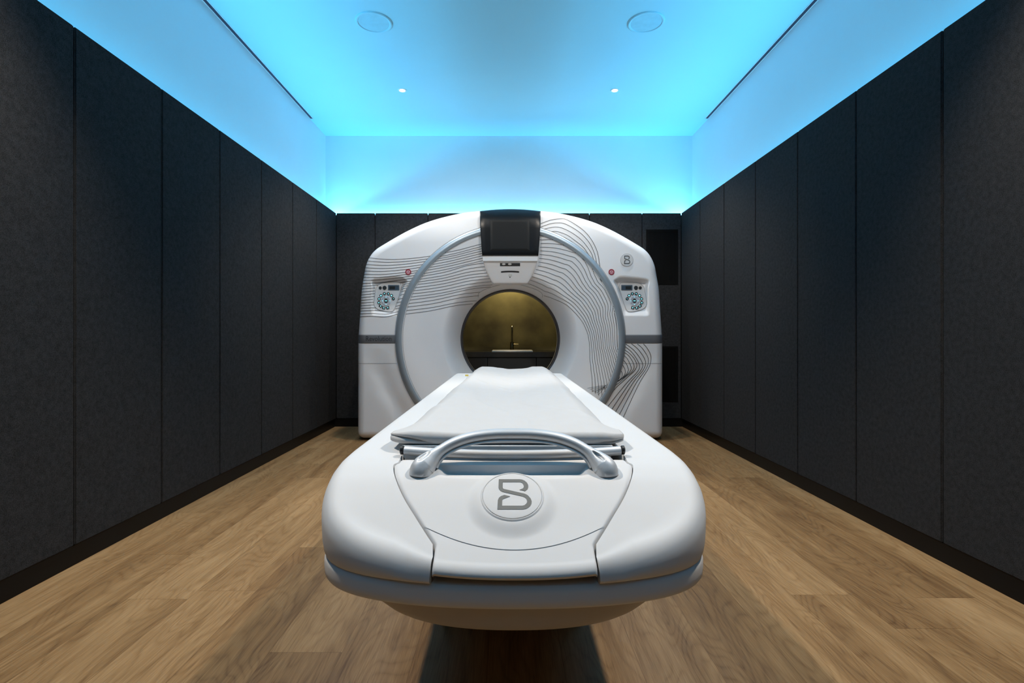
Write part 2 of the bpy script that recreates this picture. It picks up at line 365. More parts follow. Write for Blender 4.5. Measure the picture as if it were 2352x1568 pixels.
def edge_dist(px, py):
    P = np.stack([np.ravel(px), np.ravel(py)], 1)[:, None, :]
    t = np.clip(((P - A_) * D_).sum(2) / L2, 0, 1)
    return np.sqrt((((A_ + t[..., None] * D_) - P) ** 2).sum(2)).min(1).reshape(np.shape(px))
def sil_radius(th):
    dx, dy = math.cos(th), -math.sin(th); best = 0
    ax, ay = A_[:, 0] - GX, A_[:, 1] - GY0
    den = dx * D_[:, 1] - dy * D_[:, 0]; den = np.where(np.abs(den) < 1e-9, 1e-9, den)
    r = (ax * D_[:, 1] - ay * D_[:, 0]) / den
    u = (ax * dy - ay * dx) / den
    ok = (u >= -1e-6) & (u <= 1 + 1e-6) & (r > 0)
    return r[ok].max()
def recess(px, py):
    """depth of the key pad recesses (metres), mirrored left/right"""
    x = np.where(px > GX, 2 * GX - px, px); y = py
    ytop = np.interp(x, [848, 862, 890, 910, 922, 938], [643, 639, 635, 632.5, 634, 644])
    prof = np.interp(y, [640, 652, 712, 725], [0, 1, .42, 0])
    up = np.clip((y - ytop) / (652 - ytop + 1e-6), 0, 1); up = up * up * (3 - 2 * up)
    dn = np.interp(y, [650, 713, 725], [1, .36, 0])
    v = np.where(y < 652, up, dn)
    xl = np.interp(y, [635, 660, 725], [849, 854, 850]); xr = np.interp(y, [635, 645, 660, 725], [938, 938, 930, 914])
    wl = np.clip((x - xl) / 11, 0, 1); wr = np.clip((xr - x) / 10, 0, 1)
    wl = wl * wl * (3 - 2 * wl); wr = wr * wr * (3 - 2 * wr)
    return .062 * v * wl * wr * (y > 630) * (y < 726)
RF = 15.0; PXM = YG / F
def shellY(px, py):
    px = np.asarray(px, float); py = np.asarray(py, float)
    d = edge_dist(px, py); q = np.clip(1 - d / RF, 0, 1)
    fil = RF * PXM * (1 - np.sqrt(np.maximum(0, 1 - q * q)))
    dome = .05 * ((px - GX) / 349) ** 2 + .035 * np.clip((560 - py) / 80, 0, 1) ** 2
    # soft vertical crease sweeping out below the bar, as on the side covers
    ax = np.abs(px - GX); c = np.interp(py, [790, 840, 900, 960, 1005], [310, 300, 278, 240, 215])
    dent = .02 * np.exp(-((ax - c) / 22) ** 2) * np.clip((py - 800) / 60, 0, 1)
    return YG + fil + dome + recess(px, py) + dent
R0, R1, RB = 264.0, 248.0, 114.0
def funnelY(r):
    t = np.clip((R1 - r) / (R1 - RB), 0, 1.2)
    return YG + .005 + .10 * t ** 1.4 + .24 * np.clip((t - .68) / .32, 0, 1.2) ** 1.8
def faceY(px, py):
    r = np.hypot(np.asarray(px) - GX, np.asarray(py) - GY0)
    return np.where(r > 256, shellY(px, py), funnelY(r))
gan = empty('ct_gantry', (W(GX, 0, YG)[0], 4.5, 0), 'large white scanner gantry with round bore and black line pattern behind the table', 'medical scanner')

NA, NR = 1080, 84
ths = np.linspace(0, 2 * PI, NA, endpoint=False)
rs = np.array([sil_radius(t) for t in ths])
rows = []
u = np.linspace(0, 1, NR); 
for k in range(NR):
    # first most of the way evenly, the last 16 px finely
    q = u[k]; f = np.where(q < .75, q / .75 * (1 - 16 / (rs - 256)), (1 - 16 / (rs - 256)) + 16 / (rs - 256) * (1 - (1 - np.clip((q - .75) / .25, 0, 1)) ** 2))
    r = 256 + (rs - 256) * f
    px = GX + r * np.cos(ths); py = GY0 - r * np.sin(ths); Y = shellY(px, py)
    if k == NR - 1: Y = Y * 0 + np.maximum(Y, YG + RF * PXM)
    rows.append(np.stack([(px - VX) / F * Y, Y, CAMZ - (py - VY) / F * Y], 1))
last = rows[-1]
for yb in (4.4, 4.6, 4.74, 4.78):
    p = last.copy(); p[:, 1] = yb
    if yb > 4.75:
        p[:, 0] = last[:, 0] * .985; p[:, 2] = .85 + (last[:, 2] - .85) * .985
    rows.append(p)
p = rows[-1].copy(); cx = W(GX, 0, YG)[0]; cz = CAMZ - (GY0 - VY) / F * YG
ang = np.stack([np.cos(ths), np.sin(ths)], 1) * .45
p[:, 0] = cx + ang[:, 0]; p[:, 2] = cz + ang[:, 1]; rows.append(p)
v, f = grid([list(map(tuple, r)) for r in rows], cu=True)
obj('outer_cover', v, f, M['white'], gan, sharp=50)
# funnel
rows = []
for r in list(np.linspace(251, 160, 30)) + list(np.linspace(157, RB, 26)):
    px = GX + r * np.cos(ths[::6]); py = GY0 - r * np.sin(ths[::6]); Y = float(funnelY(r))
    rows.append([W(a, b, Y) for a, b in zip(px, py)])
v, f = grid(rows, cu=True); obj('funnel_cover', v, f, M['white'], gan)
YBR = float(funnelY(RB))
# ring, bore lip, bore tube
rows = []
for r, dy in ((R0 + .6, .03), (R0, -.004), (R0 - 1.5, -.011), (R0 - 5, -.015), (256, -.0165), (R1 + 5, -.015), (R1 + 1.5, -.011), (R1, -.002), (R1 - .6, .03)):
    px = GX + r * np.cos(ths[::6]); py = GY0 - r * np.sin(ths[::6])
    Y = np.maximum(shellY(px, py), YG) * .35 + (YG + .006) * .65 + dy
    rows.append([W(a, b, c) for a, b, c in zip(px, py, Y)])
v, f = grid(rows, cu=True); tring = obj('trim_ring', v, f, M['ring'], gan)
cb = (W(GX, 0, YBR)[0], 0, CAMZ - (GY0 - VY) / F * YBR)
rb = RB / F * YBR
MB().add(*lathe(cb, [(rb + .004, YBR - .002), (rb - .006, YBR - .008), (rb - .013, YBR - .004), (rb - .018, YBR + .02), (rb - .0185, YBR + .05)], 'y', 96, False, False)).build('bore_lip', M['boredark'], gan)
MB().add(*lathe(cb, [(rb - .0188, YBR + .045), (rb - .004, 4.77), (rb + .03, 4.785)], 'y', 96, False, False)).build('bore_tube', M['white'], gan)

def drape(outline, off, depth, name, mat, parent, yfun=faceY, nr=6, nr0=None):
    """patch with its own thickness lying on the scanner face; outline in photo px, star shaped"""
    o = np.array(outline, float); c = o.mean(0); rows = []
    for q in np.linspace(.02, 1, nr):
        p = c + (o - c) * q; Y = yfun(p[:, 0], p[:, 1]) - off
        rows.append([W(a, b, y) for (a, b), y in zip(p, Y)])
    p = c + (o - c) * (1 + .25 / max(1, np.abs(o - c).max())); Y = yfun(o[:, 0], o[:, 1]) - off + depth
    rows.append([W(a, b, y) for (a, b), y in zip(p, Y)])
    v, f = grid(rows, cu=True); f.append(tuple(range(len(o))))
    return obj(name, v, f, mat, parent, sharp=40)
def circ(x, y, r, n=20, ry=None): return [(x + r * math.cos(2 * PI * k / n), y + (ry or r) * math.sin(2 * PI * k / n)) for k in range(n)]
def rrect(x0, x1, y0, y1, r, n=4):
    out = []
    for cx_, cy_, a0 in ((x1 - r, y0 + r, -PI / 2), (x1 - r, y1 - r, 0), (x0 + r, y1 - r, PI / 2), (x0 + r, y0 + r, PI)):
        for k in range(n + 1):
            a = a0 + PI / 2 * k / n; out.append((cx_ + r * math.cos(a), cy_ + r * math.sin(a)))
    return out
def densify(poly, step):
    out = []
    for a, b in zip(poly, poly[1:] + poly[:1]):
        n = max(1, int(math.hypot(b[0] - a[0], b[1] - a[1]) / step))
        out += [(a[0] + (b[0] - a[0]) * k / n, a[1] + (b[1] - a[1]) * k / n) for k in range(n)]
    return out
def closed_smooth(pts, per=6):
    P = list(pts); s = smooth_poly([P[-1]] + P + P[:2], per)
    return [tuple(q) for q in s[per:-per - 0][:len(P) * per]]
def ribbons(lines, w, off, name, mat, parent, yfun=faceY, keep=None, step=3.0):
    mb = MB()
    for ln in lines:
        ln = np.asarray(ln, float)
        seg = np.hypot(*np.diff(ln, axis=0).T); s = np.r_[0, seg.cumsum()]
        n = max(2, int(s[-1] / step)); t = np.linspace(0, s[-1], n)
        P = np.c_[np.interp(t, s, ln[:, 0]), np.interp(t, s, ln[:, 1])]
        T = np.gradient(P, axis=0); T /= np.maximum(np.hypot(T[:, 0], T[:, 1]), 1e-6)[:, None]
        Nn = np.c_[-T[:, 1], T[:, 0]]
        a = P + Nn * w; b = P - Nn * w
        mask = np.ones(n, bool) if keep is None else keep(P[:, 0], P[:, 1])
        Ya, Yb, Yc = yfun(a[:, 0], a[:, 1]) - off, yfun(b[:, 0], b[:, 1]) - off, yfun(P[:, 0], P[:, 1]) - off
        i0 = None
        for i in range(n + 1):
            if i < n and mask[i]:
                if i0 is None: i0 = i
            else:
                if i0 is not None and i - i0 >= 2:
                    r1 = [W(a[k, 0], a[k, 1], Yc[k]) for k in range(i0, i)]; r2 = [W(b[k, 0], b[k, 1], Yc[k]) for k in range(i0, i)]
                    mb.add(*grid([r1, r2]))
                i0 = None
    return mb.build(name, mat, parent)

# --- printed line pattern
def c1(pts): return [(800 + x / 5.6, 460 + y / 5.6) for x, y in pts]
def c2(pts): return [(1150 + x / 5.6, 460 + y / 5.6) for x, y in pts]
def c4(pts): return [(1150 + x / 4.9, 700 + y / 4.9) for x, y in pts]
yl = [740, 780, 825, 867, 910, 952, 993, 1030, 1070, 1105, 1140, 1180, 1217, 1252, 1288, 1322, 1357, 1390, 1425, 1460, 1498]
xl_ = [275, 248, 235, 222, 213, 206, 200, 194, 188, 183, 178, 175, 172, 169, 166, 163, 160, 157, 154, 152, 150]
ro = [(1060, 715), (1025, 750), (985, 785), (950, 825), (925, 860), (895, 900), (870, 930), (845, 965), (820, 1000), (790, 1040), (770, 1070), (745, 1100), (730, 1130), (715, 1165), (700, 1210), (690, 1260), (675, 1305), (660, 1350), (650, 1385), (640, 1430), (630, 1465)]
ri = [(1285, 665), (1235, 710), (1185, 745), (1140, 780), (1100, 820), (1060, 860), (1030, 895), (1000, 935), (975, 970), (950, 1010), (925, 1045), (900, 1080), (880, 1120), (860, 1160), (840, 1200), (820, 1240), (805, 1280), (790, 1325), (770, 1370), (760, 1415), (745, 1460)]
re = [(1712, 560), (1712, 592), (1715, 620), (1718, 650), (1722, 680), (1728, 710), (1740, 740), (1748, 770), (1752, 805), (1762, 850), (1777, 893), (1792, 932), (1807, 968), (1822, 1005), (1842, 1045), (1852, 1085), (1832, 1112), (1690, 1180), (1682, 1225), (1650, 1290), (1600, 1330)]
left_out, left_in = [], []
for k in range(21):
    a = (xl_[k], yl[k]); o = ro[k]; i = ri[k]; e = re[k]
    dip = 26 * max(0, 1 - k / 9.0)
    m1 = (a[0] + (o[0] - a[0]) * .33, a[1] + (o[1] - a[1]) * .22 + dip); m2 = (a[0] + (o[0] - a[0]) * .68, a[1] + (o[1] - a[1]) * .58 + dip * .8)
    if k > 9: m2 = (m2[0], m2[1] + 20)
    left_out.append(smooth_poly(c1([(a[0] - 6, a[1] - 1), m1, m2, o, ((o[0] + i[0]) / 2, (o[1] + i[1]) / 2)]), 14))
    n1 = (i[0] + (e[0] - i[0]) * .35, i[1] + (e[1] - i[1]) * .30); n2 = (i[0] + (e[0] - i[0]) * .72, i[1] + (e[1] - i[1]) * (.70 + .10 * (k > 7)))
    left_in.append(smooth_poly(c1([((o[0] + i[0]) / 2, (o[1] + i[1]) / 2), i, n1, n2, e]), 14))
KP = [(864, 662.5), (868, 655.5), (876, 651), (894, 647.5), (912.5, 647.5), (919.5, 651), (922, 657), (921.5, 664), (913, 690), (905, 711), (897, 715.5), (880, 713.5), (866, 708.5), (859.5, 700), (859.5, 688)]
def in_poly(px, py, poly):
    inside = np.zeros(np.shape(px), bool); n = len(poly)
    for i in range(n):
        x0, y0 = poly[i]; x1, y1 = poly[(i + 1) % n]
        c = ((y0 > py) != (y1 > py)) & (px < (x1 - x0) * (py - y0) / (y1 - y0 + 1e-12) + x0)
        inside ^= c
    return inside
def keep_out(px, py):
    r = np.hypot(px - GX, py - GY0)
    return (r > R0 - 1) & ~in_poly(px, py, KP) & ((py < 767.5) | (py > 788.5)) 
def keep_in(px, py):
    r = np.hypot(px - GX, py - GY0); return (r < R1 + 1) & (r > RB + 2)
ribbons(left_out, .50, .0025, 'line_pattern', M['ink'], gan, keep=keep_out)
ribbons(left_in, .40, .003, 'line_pattern', M['ink'], gan, keep=keep_in)
# right hand side, contour like family around the bore
thk = [-33, -27, -20.6, -13.8, -5, 3, 12, 22.7, 31, 41.5, 54, 64, 74, 80]
rin = [224, 211, 198, 188, 182.6, 179, 172, 160, 151.6, 137, 124, 124, 125, 126]
dkt = [-33, -27, -20.6, -13.8, -5, 3, 10, 16, 23.5, 28, 33, 38, 42.6, 47, 52, 58, 64, 68.5, 73, 82]
dks = [9.0, 8.0, 7.0, 5.8, 4.8, 4.7, 5.2, 6.0, 7.1, 7.5, 7.6, 8.5, 9.7, 10.6, 11.3, 10.6, 9.9, 9.3, 8.7, 8.6]
fam = []
for k in range(15):
    pts = []
    for th in np.arange(80, -34, -.75):
        t = math.radians(th); kk = k / 14
        r = interp(th, thk, rin) + k * interp(th, dkt, dks)
        r += kk * (3.2 * math.exp(-((th - 17 - 3 * kk) / 3.2) ** 2) - 3.6 * math.exp(-((th - 11 - 3 * kk) / 3.0) ** 2) - 3 * math.exp(-((th + 4) / 6) ** 2))
        pts.append((GX + r * math.cos(t), GY0 - r * math.sin(t)))
    fam.append(pts)
con_edge = lambda py: np.interp(py, [480, 586, 600, 620, 640, 651, 652], [1243, 1238, 1236, 1229, 1219, 1212, 1200])
def keep_r(px, py):
    r = np.hypot(px - GX, py - GY0); return (r < R1 + 1) & (r > RB + 2) & (px > con_edge(py)) & ((r > 129) | (px > 1247))
fam = [smooth_poly(p[::2], 3) for p in fam]
mesh_in = [c4([(1215, 898 + 9 * j), (1100, 915 + 11 * j), (975 + 28 * j, 938 + 15 * j)]) for j in range(5)] + [c4([(1185 - 8 * j, 905 + 6 * j), (1090 + 20 * j, 965 + 8 * j), (1030 + 32 * j, 975 + 17 * j)]) for j in range(3)]
ribbons(fam, .42, .003, 'line_pattern', M['ink'], gan, keep=keep_r)
ribbons(mesh_in, .28, .003, 'line_pattern', M['ink'], gan, keep=keep_r)
top4 = [c2(p) for p in (
    [(505, 302), (640, 255), (760, 237), (840, 245), (960, 310), (1080, 400), (1170, 510), (1235, 640), (1260, 740), (1278, 875)],
    [(505, 347), (640, 300), (740, 290), (820, 300), (940, 360), (1060, 450), (1150, 560), (1205, 680), (1225, 760), (1236, 815)],
    [(520, 380), (640, 350), (720, 343), (800, 360), (920, 420), (1040, 510), (1130, 620), (1175, 700), (1200, 785)],
    [(610, 412), (690, 398), (760, 410), (860, 450), (960, 520), (1060, 600), (1120, 680), (1150, 730)],
    [(760, 470), (820, 478), (900, 525), (980, 590), (1040, 640)])]
st = [(1595, 428), (1525, 428), (1460, 428), (1408, 440), (1400, 468), (1392, 505), (1392, 560), (1382, 610), (1365, 660), (1345, 735), (1328, 790)]
ex = [(1690, 580), (1660, 605), (1628, 630), (1595, 655), (1560, 672), (1530, 688), (1500, 702), (1467, 720), (1435, 742), (1402, 765), (1366, 795)]
lo = [(1550, 900), (1515, 895), (1480, 890), (1445, 888), (1412, 885), (1385, 880), (1350, 868), (1340, 860), (1335, 855), (1328, 850), (1322, 848)]
en = [(1375, 1275), (1325, 1255), (1285, 1215), (1240, 1190), (1195, 1155), (1185, 1090), (1215, 985), (1240, 945), (1258, 915), (1275, 895), (1285, 880)]
low = []
for k in range(5):
    s_, e_, l_, n_ = st[k], ex[k], lo[k], en[k]
    m1 = ((s_[0] * .45 + e_[0] * .55), s_[1] * .60 + e_[1] * .40 - 4); m2 = (e_[0] * .82 + l_[0] * .18 + 4, e_[1] * .62 + l_[1] * .38)
    low.append(smooth_poly(c4([s_, m1, e_, m2, l_, n_]), 12))
for ln in ([(1395, 505), (1450, 545), (1500, 600), (1529, 660), (1530, 695), (1500, 745), (1440, 800), (1370, 865), (1290, 940), (1185, 1080)],
           [(1393, 535), (1440, 570), (1478, 625), (1499, 675), (1500, 710), (1470, 757), (1410, 805), (1345, 865), (1260, 930)],
           [(1390, 570), (1425, 605), (1453, 660), (1468, 700), (1466, 730), (1435, 772), (1380, 820), (1310, 866), (1250, 890)],
           [(1380, 620), (1410, 655), (1432, 705), (1436, 740), (1415, 778), (1370, 822), (1310, 862), (1240, 885)],
           [(1366, 668), (1388, 700), (1402, 740), (1401, 768), (1380, 808), (1340, 845), (1280, 872)],
           [(1348, 730), (1362, 752), (1369, 785), (1360, 818), (1330, 848), (1280, 868)],
           [(1330, 785), (1338, 800), (1334, 825), (1318, 850)]):
    low.append(smooth_poly(c4(ln), 8))
for XX in ([smooth_poly(t, 8) for t in top4], low):
    ribbons(XX, .55, .0025, 'line_pattern', M['ink'], gan, keep=lambda px, py: (np.hypot(px - GX, py - GY0) > R0 - 1) & ((py < 767) | (py > 787.5)))
# faint seam round the lower covers
for XX in ([(824, 834.5), (915, 834.5)], [(1430, 834.5), (1520, 834.5)]): ribbons([XX], .3, .002, 'cover_seam', M['ink2'], gan, keep=lambda px, py: np.hypot(px - GX, py - GY0) > R0)
for XX in ([(1102.5, 484), (1102.5, 545)], [(1241.5, 484), (1241.5, 545)]): ribbons([XX], .35, .0035, 'cover_seam', M['ink2'], gan)

# --- black screen at the top
def slab(outline, yf, yb, r, seg=4, tilt=None):
    o = np.array(outline, float); c = o.mean(0); n = len(o)
    nx = np.roll(o, -1, 0) - np.roll(o, 1, 0); nn = np.c_[nx[:, 1], -nx[:, 0]]; nn /= np.maximum(np.hypot(nn[:, 0], nn[:, 1]), 1e-9)[:, None]
    if ((o - c) * nn).sum() < 0: nn = -nn
    rows = []
    tl = tilt or (lambda x, y: 0)
    def ring(p, y): return [W(a, b, y + tl(a, b)) for a, b in p]
    for q in (.02, .3, .6, .85): rows.append(ring(c + (o - nn * r - c) * q, yf))
    for k in range(seg + 1):
        a = PI / 2 * k / seg
        rows.append(ring(o - nn * r * (1 - math.sin(a)), yf + r * PXM * (1 - math.cos(a))))
    end = rows[-1]
    rows.append([(x, yb, z) for x, y, z in end])
    v, f = grid(rows, cu=True); f.append(tuple(range(n))); f.append(tuple(range(len(v) - n, len(v)))); return v, f
topc = lambda x: 480.0 + 4.6 * ((x - GX) / 69) ** 2
scr = [(x, topc(x)) for x in np.linspace(1102.3, 1241.7, 25)] + [(1241.5, 500), (1240.8, 525), (1239, 555), (1237.6, 575), (1236.5, 586.5)] + [(x, 586.5) for x in np.linspace(1225, 1119, 12)] + [(1107.5, 586.5), (1106.4, 575), (1105, 555), (1103.2, 525), (1102.5, 500)]
def scrtilt(x, y): return .07 * max(0, (500 - y) / 20) ** 2
v, f = slab(scr, YG - .035, YG + .30, 1.5, 3, scrtilt); sc_ = obj('screen_housing', v, f, M['gloss'], gan, sharp=50)
v, f = slab(rrect(1126, 1216.5, 504.5, 575.5, 1), YG - .0365, YG - .033, .4, 2); dsp = obj('display', v, f, M['lcd'], gan)
# console under the screen
def contilt(x, y): return .012 + .020 * max(0, min(1, (y - 599) / 4)) + .08 * max(0, (y - 603) / 48)
conw = lambda y: float(np.interp(y, [586.5, 600, 619, 634, 646, 650.5, 651.6], [64.3, 62.5, 57, 50, 43, 39.5, 36]))
rows = []
for y in list(np.linspace(586.6, 598.5, 6)) + list(np.linspace(599, 603.5, 7)) + list(np.linspace(605, 649, 16)) + [650, 650.8, 651.4, 651.6]:
    hw = conw(y); row = []; yo = YG - .034 + contilt(0, y) + (.01 * max(0, (y - 649) / 2.6) ** 2)
    for uu, back in [(-1, .25), (-1, .012), (-.994, .0035)] + [(q, 0) for q in np.linspace(-.97, .97, 25)] + [(.994, .0035), (1, .012), (1, .25)]:
        yb_ = y - (1.5 * math.cos(uu * PI / 2) if y > 651 else 0)
        row.append(W(GX + uu * hw, yb_, yo)[:1] + (yo + back,) + W(GX + uu * hw, yb_, yo)[2:])
    rows.append(row)
rows.append([(x, max(y, YG + .25), z) for x, y, z in rows[-1]])
v, f = grid(rows); cn = obj('console', v, f, M['white'], gan, sharp=45)
cyf = lambda px, py: np.array([YG - .034 + contilt(a, b) for a, b in zip(np.ravel(px), np.ravel(py))])
drape(densify(rrect(1148.5, 1194.5, 604, 611, .5), 2), .0020, .003, 'slot_window', M['black'], cn, cyf)
for x in (1157, 1171): drape(circ(x, 606.5, 4, 16, 2), .0050, .005, 'lamp', M['sticker'], cn, cyf)
sl = [(x, 622.8 - 1.2 * math.sin((x - 1151) / 41 * PI)) for x in np.linspace(1151, 1192, 14)] + [(x, 626 - 1.0 * math.sin((x - 1151) / 41 * PI)) for x in np.linspace(1192, 1151, 14)]
drape(sl, .0020, .003, 'slot', M['matblack'], cn, cyf)
drape(rrect(1168, 1176, 629.5, 635, .5), .0015, .002, 'sensor_window', M['sticker'], cn, cyf)
drape(circ(1171.3, 636.3, 1.1, 10), .0022, .003, 'sensor', M['matblack'], cn, cyf)
# crescent panel above the bore
arc = [(GX + 127.5 * math.sin(a), GY0 + 1 - 127.5 * math.cos(a)) for a in np.linspace(-.36, .36, 16)]
arc = [(1098.5, 683), (1098, 677), (1101, 672)] + [(1115, 664.0)] + arc + [(1229, 664.0), (1242, 671), (1246, 677), (1245, 683)]
ribbons([smooth_poly(arc, 5)], .32, .0035, 'panel_seam', M['ink2'], gan, keep=lambda px, py: np.hypot(px - GX, py - GY0) > RB + 1)

for rr_ in (R0 + .9, R1 - 1.0):
    cc_ = circ(GX, GY0, rr_, 200); ribbons([cc_ + cc_[:1]], .32, .004, 'edge_line', M['ink2'], tring)
# --- side bars
def barpatch(x0, x1, name, mat):
    xs = np.linspace(x0, x1, 40); rows = []
    for y, o in ((767.6, -.004), (768.2, .004), (769.5, .0055), (778, .006), (786.8, .0055), (788, .004), (788.5, -.004)):
        rows.append([W(a, y, float(b) - o) for a, b in zip(xs, shellY(xs, np.full(40, 778.0)))])
    return obj(name, *grid(rows), mat, gan)
bL = barpatch(823.2, 908.5, 'side_bar', M['bar']); bR = barpatch(1435.5, 1520.8, 'side_bar', M['bar'])
for x0, x1 in ((824, 907), (1437, 1520)): ribbons([[(x0, 769), (x1, 769)]], .8, .0068, 'bar_highlight_edge', M['silver'], bL if x0 < 1000 else bR, yfun=lambda px, py: shellY(px, np.full(np.shape(px), 778.0)))
def text_mesh(txt):
    cu = bpy.data.curves.new('tmp', 'FONT'); cu.body = txt; cu.size = 1; cu.resolution_u = 3
    o = bpy.data.objects.new('tmp', cu); COL.objects.link(o); bpy.context.view_layer.update()
    dg = bpy.context.evaluated_depsgraph_get(); me = bpy.data.meshes.new_from_object(o.evaluated_get(dg))
    v = np.array([tuple(q.co) for q in me.vertices]); f = [tuple(p.vertices) for p in me.polygons]
    bpy.data.objects.remove(o); bpy.data.curves.remove(cu); bpy.data.meshes.remove(me)
    return v, f
tv, tf = text_mesh('Revolution')
x0, x1 = tv[:, 0].min(), tv[:, 0].max(); capb, capt = 0.0, tv[:, 1].max()
tpx = 840.5 + (tv[:, 0] - x0) / (x1 - x0) * 58.5; tpy = 782.8 - tv[:, 1] / capt * 11.0
tY = shellY(tpx, np.full(len(tpx), 778.0)) - .0068
obj('lettering', [W(a, b, c) for a, b, c in zip(tpx, tpy, tY)], tf, M['ink'], bL, smooth=False)

# --- key pads
def z1(x, y, mir):
    X = 800 + x / 11.2; Y = 600 + y / 11.2
    return ((2 * GX - X) if mir else X, Y)
for mir in (False, True):
    fx = (lambda p: [((2 * GX - a), b) for a, b in p]) if mir else (lambda p: p)
    kpad = drape(fx(closed_smooth(KP, 5)), .006, .012, 'key_pad', M['white2'], gan, nr=14)
    oo = .0095
    ol = fx(closed_smooth(KP, 5)); ribbons([ol + ol[:1]], .35, .0065, 'edge_line', M['ink2'], kpad, step=2)
    Q = lambda x, y: z1(x, y, mir)
    def C(x, y, r, name, mat, off, n=20):
        a = Q(x, y); return drape(circ(a[0], a[1], r / 11.2, n), off, .003, name, mat, kpad, nr=3)
    def PL(pts, name, mat, off): return drape([Q(*p) for p in densify(pts, 25)], off, .003, name, mat, kpad, nr=4)
    C(822, 682, 38, 'knob', M['btn'], .012); C(933, 680, 50, 'knob', M['btn'], .012)
    a, b = Q(1022, 606), Q(1312, 747)
    drape(densify(rrect(min(a[0], b[0]), max(a[0], b[0]), a[1], b[1], 1.6), 2), .009, .003, 'display_frame', M['lcdf'], kpad, nr=5)
    a, b = Q(1042, 630), Q(1296, 728)
    drape(densify(rrect(min(a[0], b[0]), max(a[0], b[0]), a[1], b[1], .6), 2), .0105, .002, 'display', M['lcd2'], kpad, nr=5)
    a, b = Q(1060, 640), Q(1200, 716)
    drape(densify(rrect(min(a[0], b[0]), max(a[0], b[0]), a[1], b[1], .4), 2), .0115, .002, 'display', M['lcd'], kpad, nr=5)
    for x, y, kind in ((928, 833, 0), (1027, 833, 1), (1110, 880, 2), (1157, 963, 3), (840, 882, 2), (790, 966, 4), (785, 1063, 4)):
        C(x, y, 39, 'button', M['btn'], oo)
        if kind == 2: C(x, y, 20, 'lit_icon', M['icon'], oo + .0015, 12)
        elif kind == 4: PL([(x - 17, y - 12), (x + 17, y - 12), (x + 17, y + 14), (x - 17, y + 14)], 'lit_icon', M['icon'], oo + .0015)
        elif kind == 1: PL([(x, y - 26), (x + 12, y), (x, y + 24), (x - 8, y)], 'lit_icon', M['icon'], oo + .0015)
        elif kind == 0: PL([(x - 18, y - 2), (x + 8, y - 22), (x + 16, y - 4), (x + 2, y + 4), (x - 10, y + 14)], 'lit_icon', M['icon'], oo + .0015)
        else: PL([(x - 18, y + 14), (x - 6, y - 2), (x + 18, y - 18), (x + 8, y + 2)], 'lit_icon', M['icon'], oo + .0015)
    for x, y, an in ((832, 1148, 40), (914, 1195, 12), (1015, 1192, -14)):
        ca, sa = math.cos(math.radians(an)), math.sin(math.radians(an))
        PL([(x + ca * p - sa * q, y + sa * p + ca * q) for p, q in ((-42, -28), (40, -32), (34, 34), (-40, 34))], 'button', M['btn'], oo)
        PL([(x + ca * p - sa * q, y + sa * p + ca * q) for p, q in ((-18, 4), (0, -18), (18, 2), (8, 16), (-6, 12))], 'lit_icon', M['icon'], oo + .0015)
    for a0 in (0, 90, 180, 270):
        outer = 128 if a0 in (90, 270) else 126
        pts = [(970 + outer * math.cos(math.radians(t)), 1015 + outer * math.sin(math.radians(t))) for t in np.linspace(a0 - 40, a0 + 40, 12)] + [(970 + 66 * math.cos(math.radians(t)), 1015 + 66 * math.sin(math.radians(t))) for t in np.linspace(a0 + 38, a0 - 38, 10)]
        mb = MB(); n = 12
        o_ = [Q(*p) for p in pts[:12]]; i_ = [Q(970 + 66 * math.cos(math.radians(t)), 1015 + 66 * math.sin(math.radians(t))) for t in np.linspace(a0 - 40, a0 + 40, 12)]
        rows = []
        for q, dd in ((0, .004), (.04, .0095), (.5, .0108), (.96, .0095), (1, .004)):
            pp = np.array(i_) * (1 - q) + np.array(o_) * q; Y = faceY(pp[:, 0], pp[:, 1]) - dd
            rows.append([W(a, b, y) for (a, b), y in zip(pp, Y)])
        obj('arrow_key', *grid(rows), M['dial'], kpad)
        ax_, ay_ = 970 + 96 * math.cos(math.radians(a0)), 1015 + 96 * math.sin(math.radians(a0))
        PL([(ax_ + 17 * math.cos(math.radians(a0 + t)), ay_ + 17 * math.sin(math.radians(a0 + t))) for t in (0, 125, 235)], 'lit_icon', M['icon'], .0125)
    C(970, 1015, 50, 'button', M['btn'], .012)
    PL([(942, 1004), (998, 1004), (998, 1024), (942, 1024)], 'lit_icon', M['icon'], .0135)
    # red stop button
    bx, by = (1404.5, 624.5) if mir else (937.7, 624.5)
    rbn = drape(circ(bx, by, 6.7, 24), .005, .009, 'stop_button', M['red'], gan, nr=4)
    ribbons([circ(bx, by + .2, 3.9, 24) + circ(bx, by + .2, 3.9, 24)[:1], [(bx - 3.2, by - 1.8), (bx + 3.2, by - 1.8), (bx, by + 3.4), (bx - 3.2, by - 1.8)], [(bx - 1.2, by - .4), (bx, by + 1), (bx + 1.2, by - .4)]], .42, .0064, 'printed_symbol', M['pink'], rbn, step=.8)

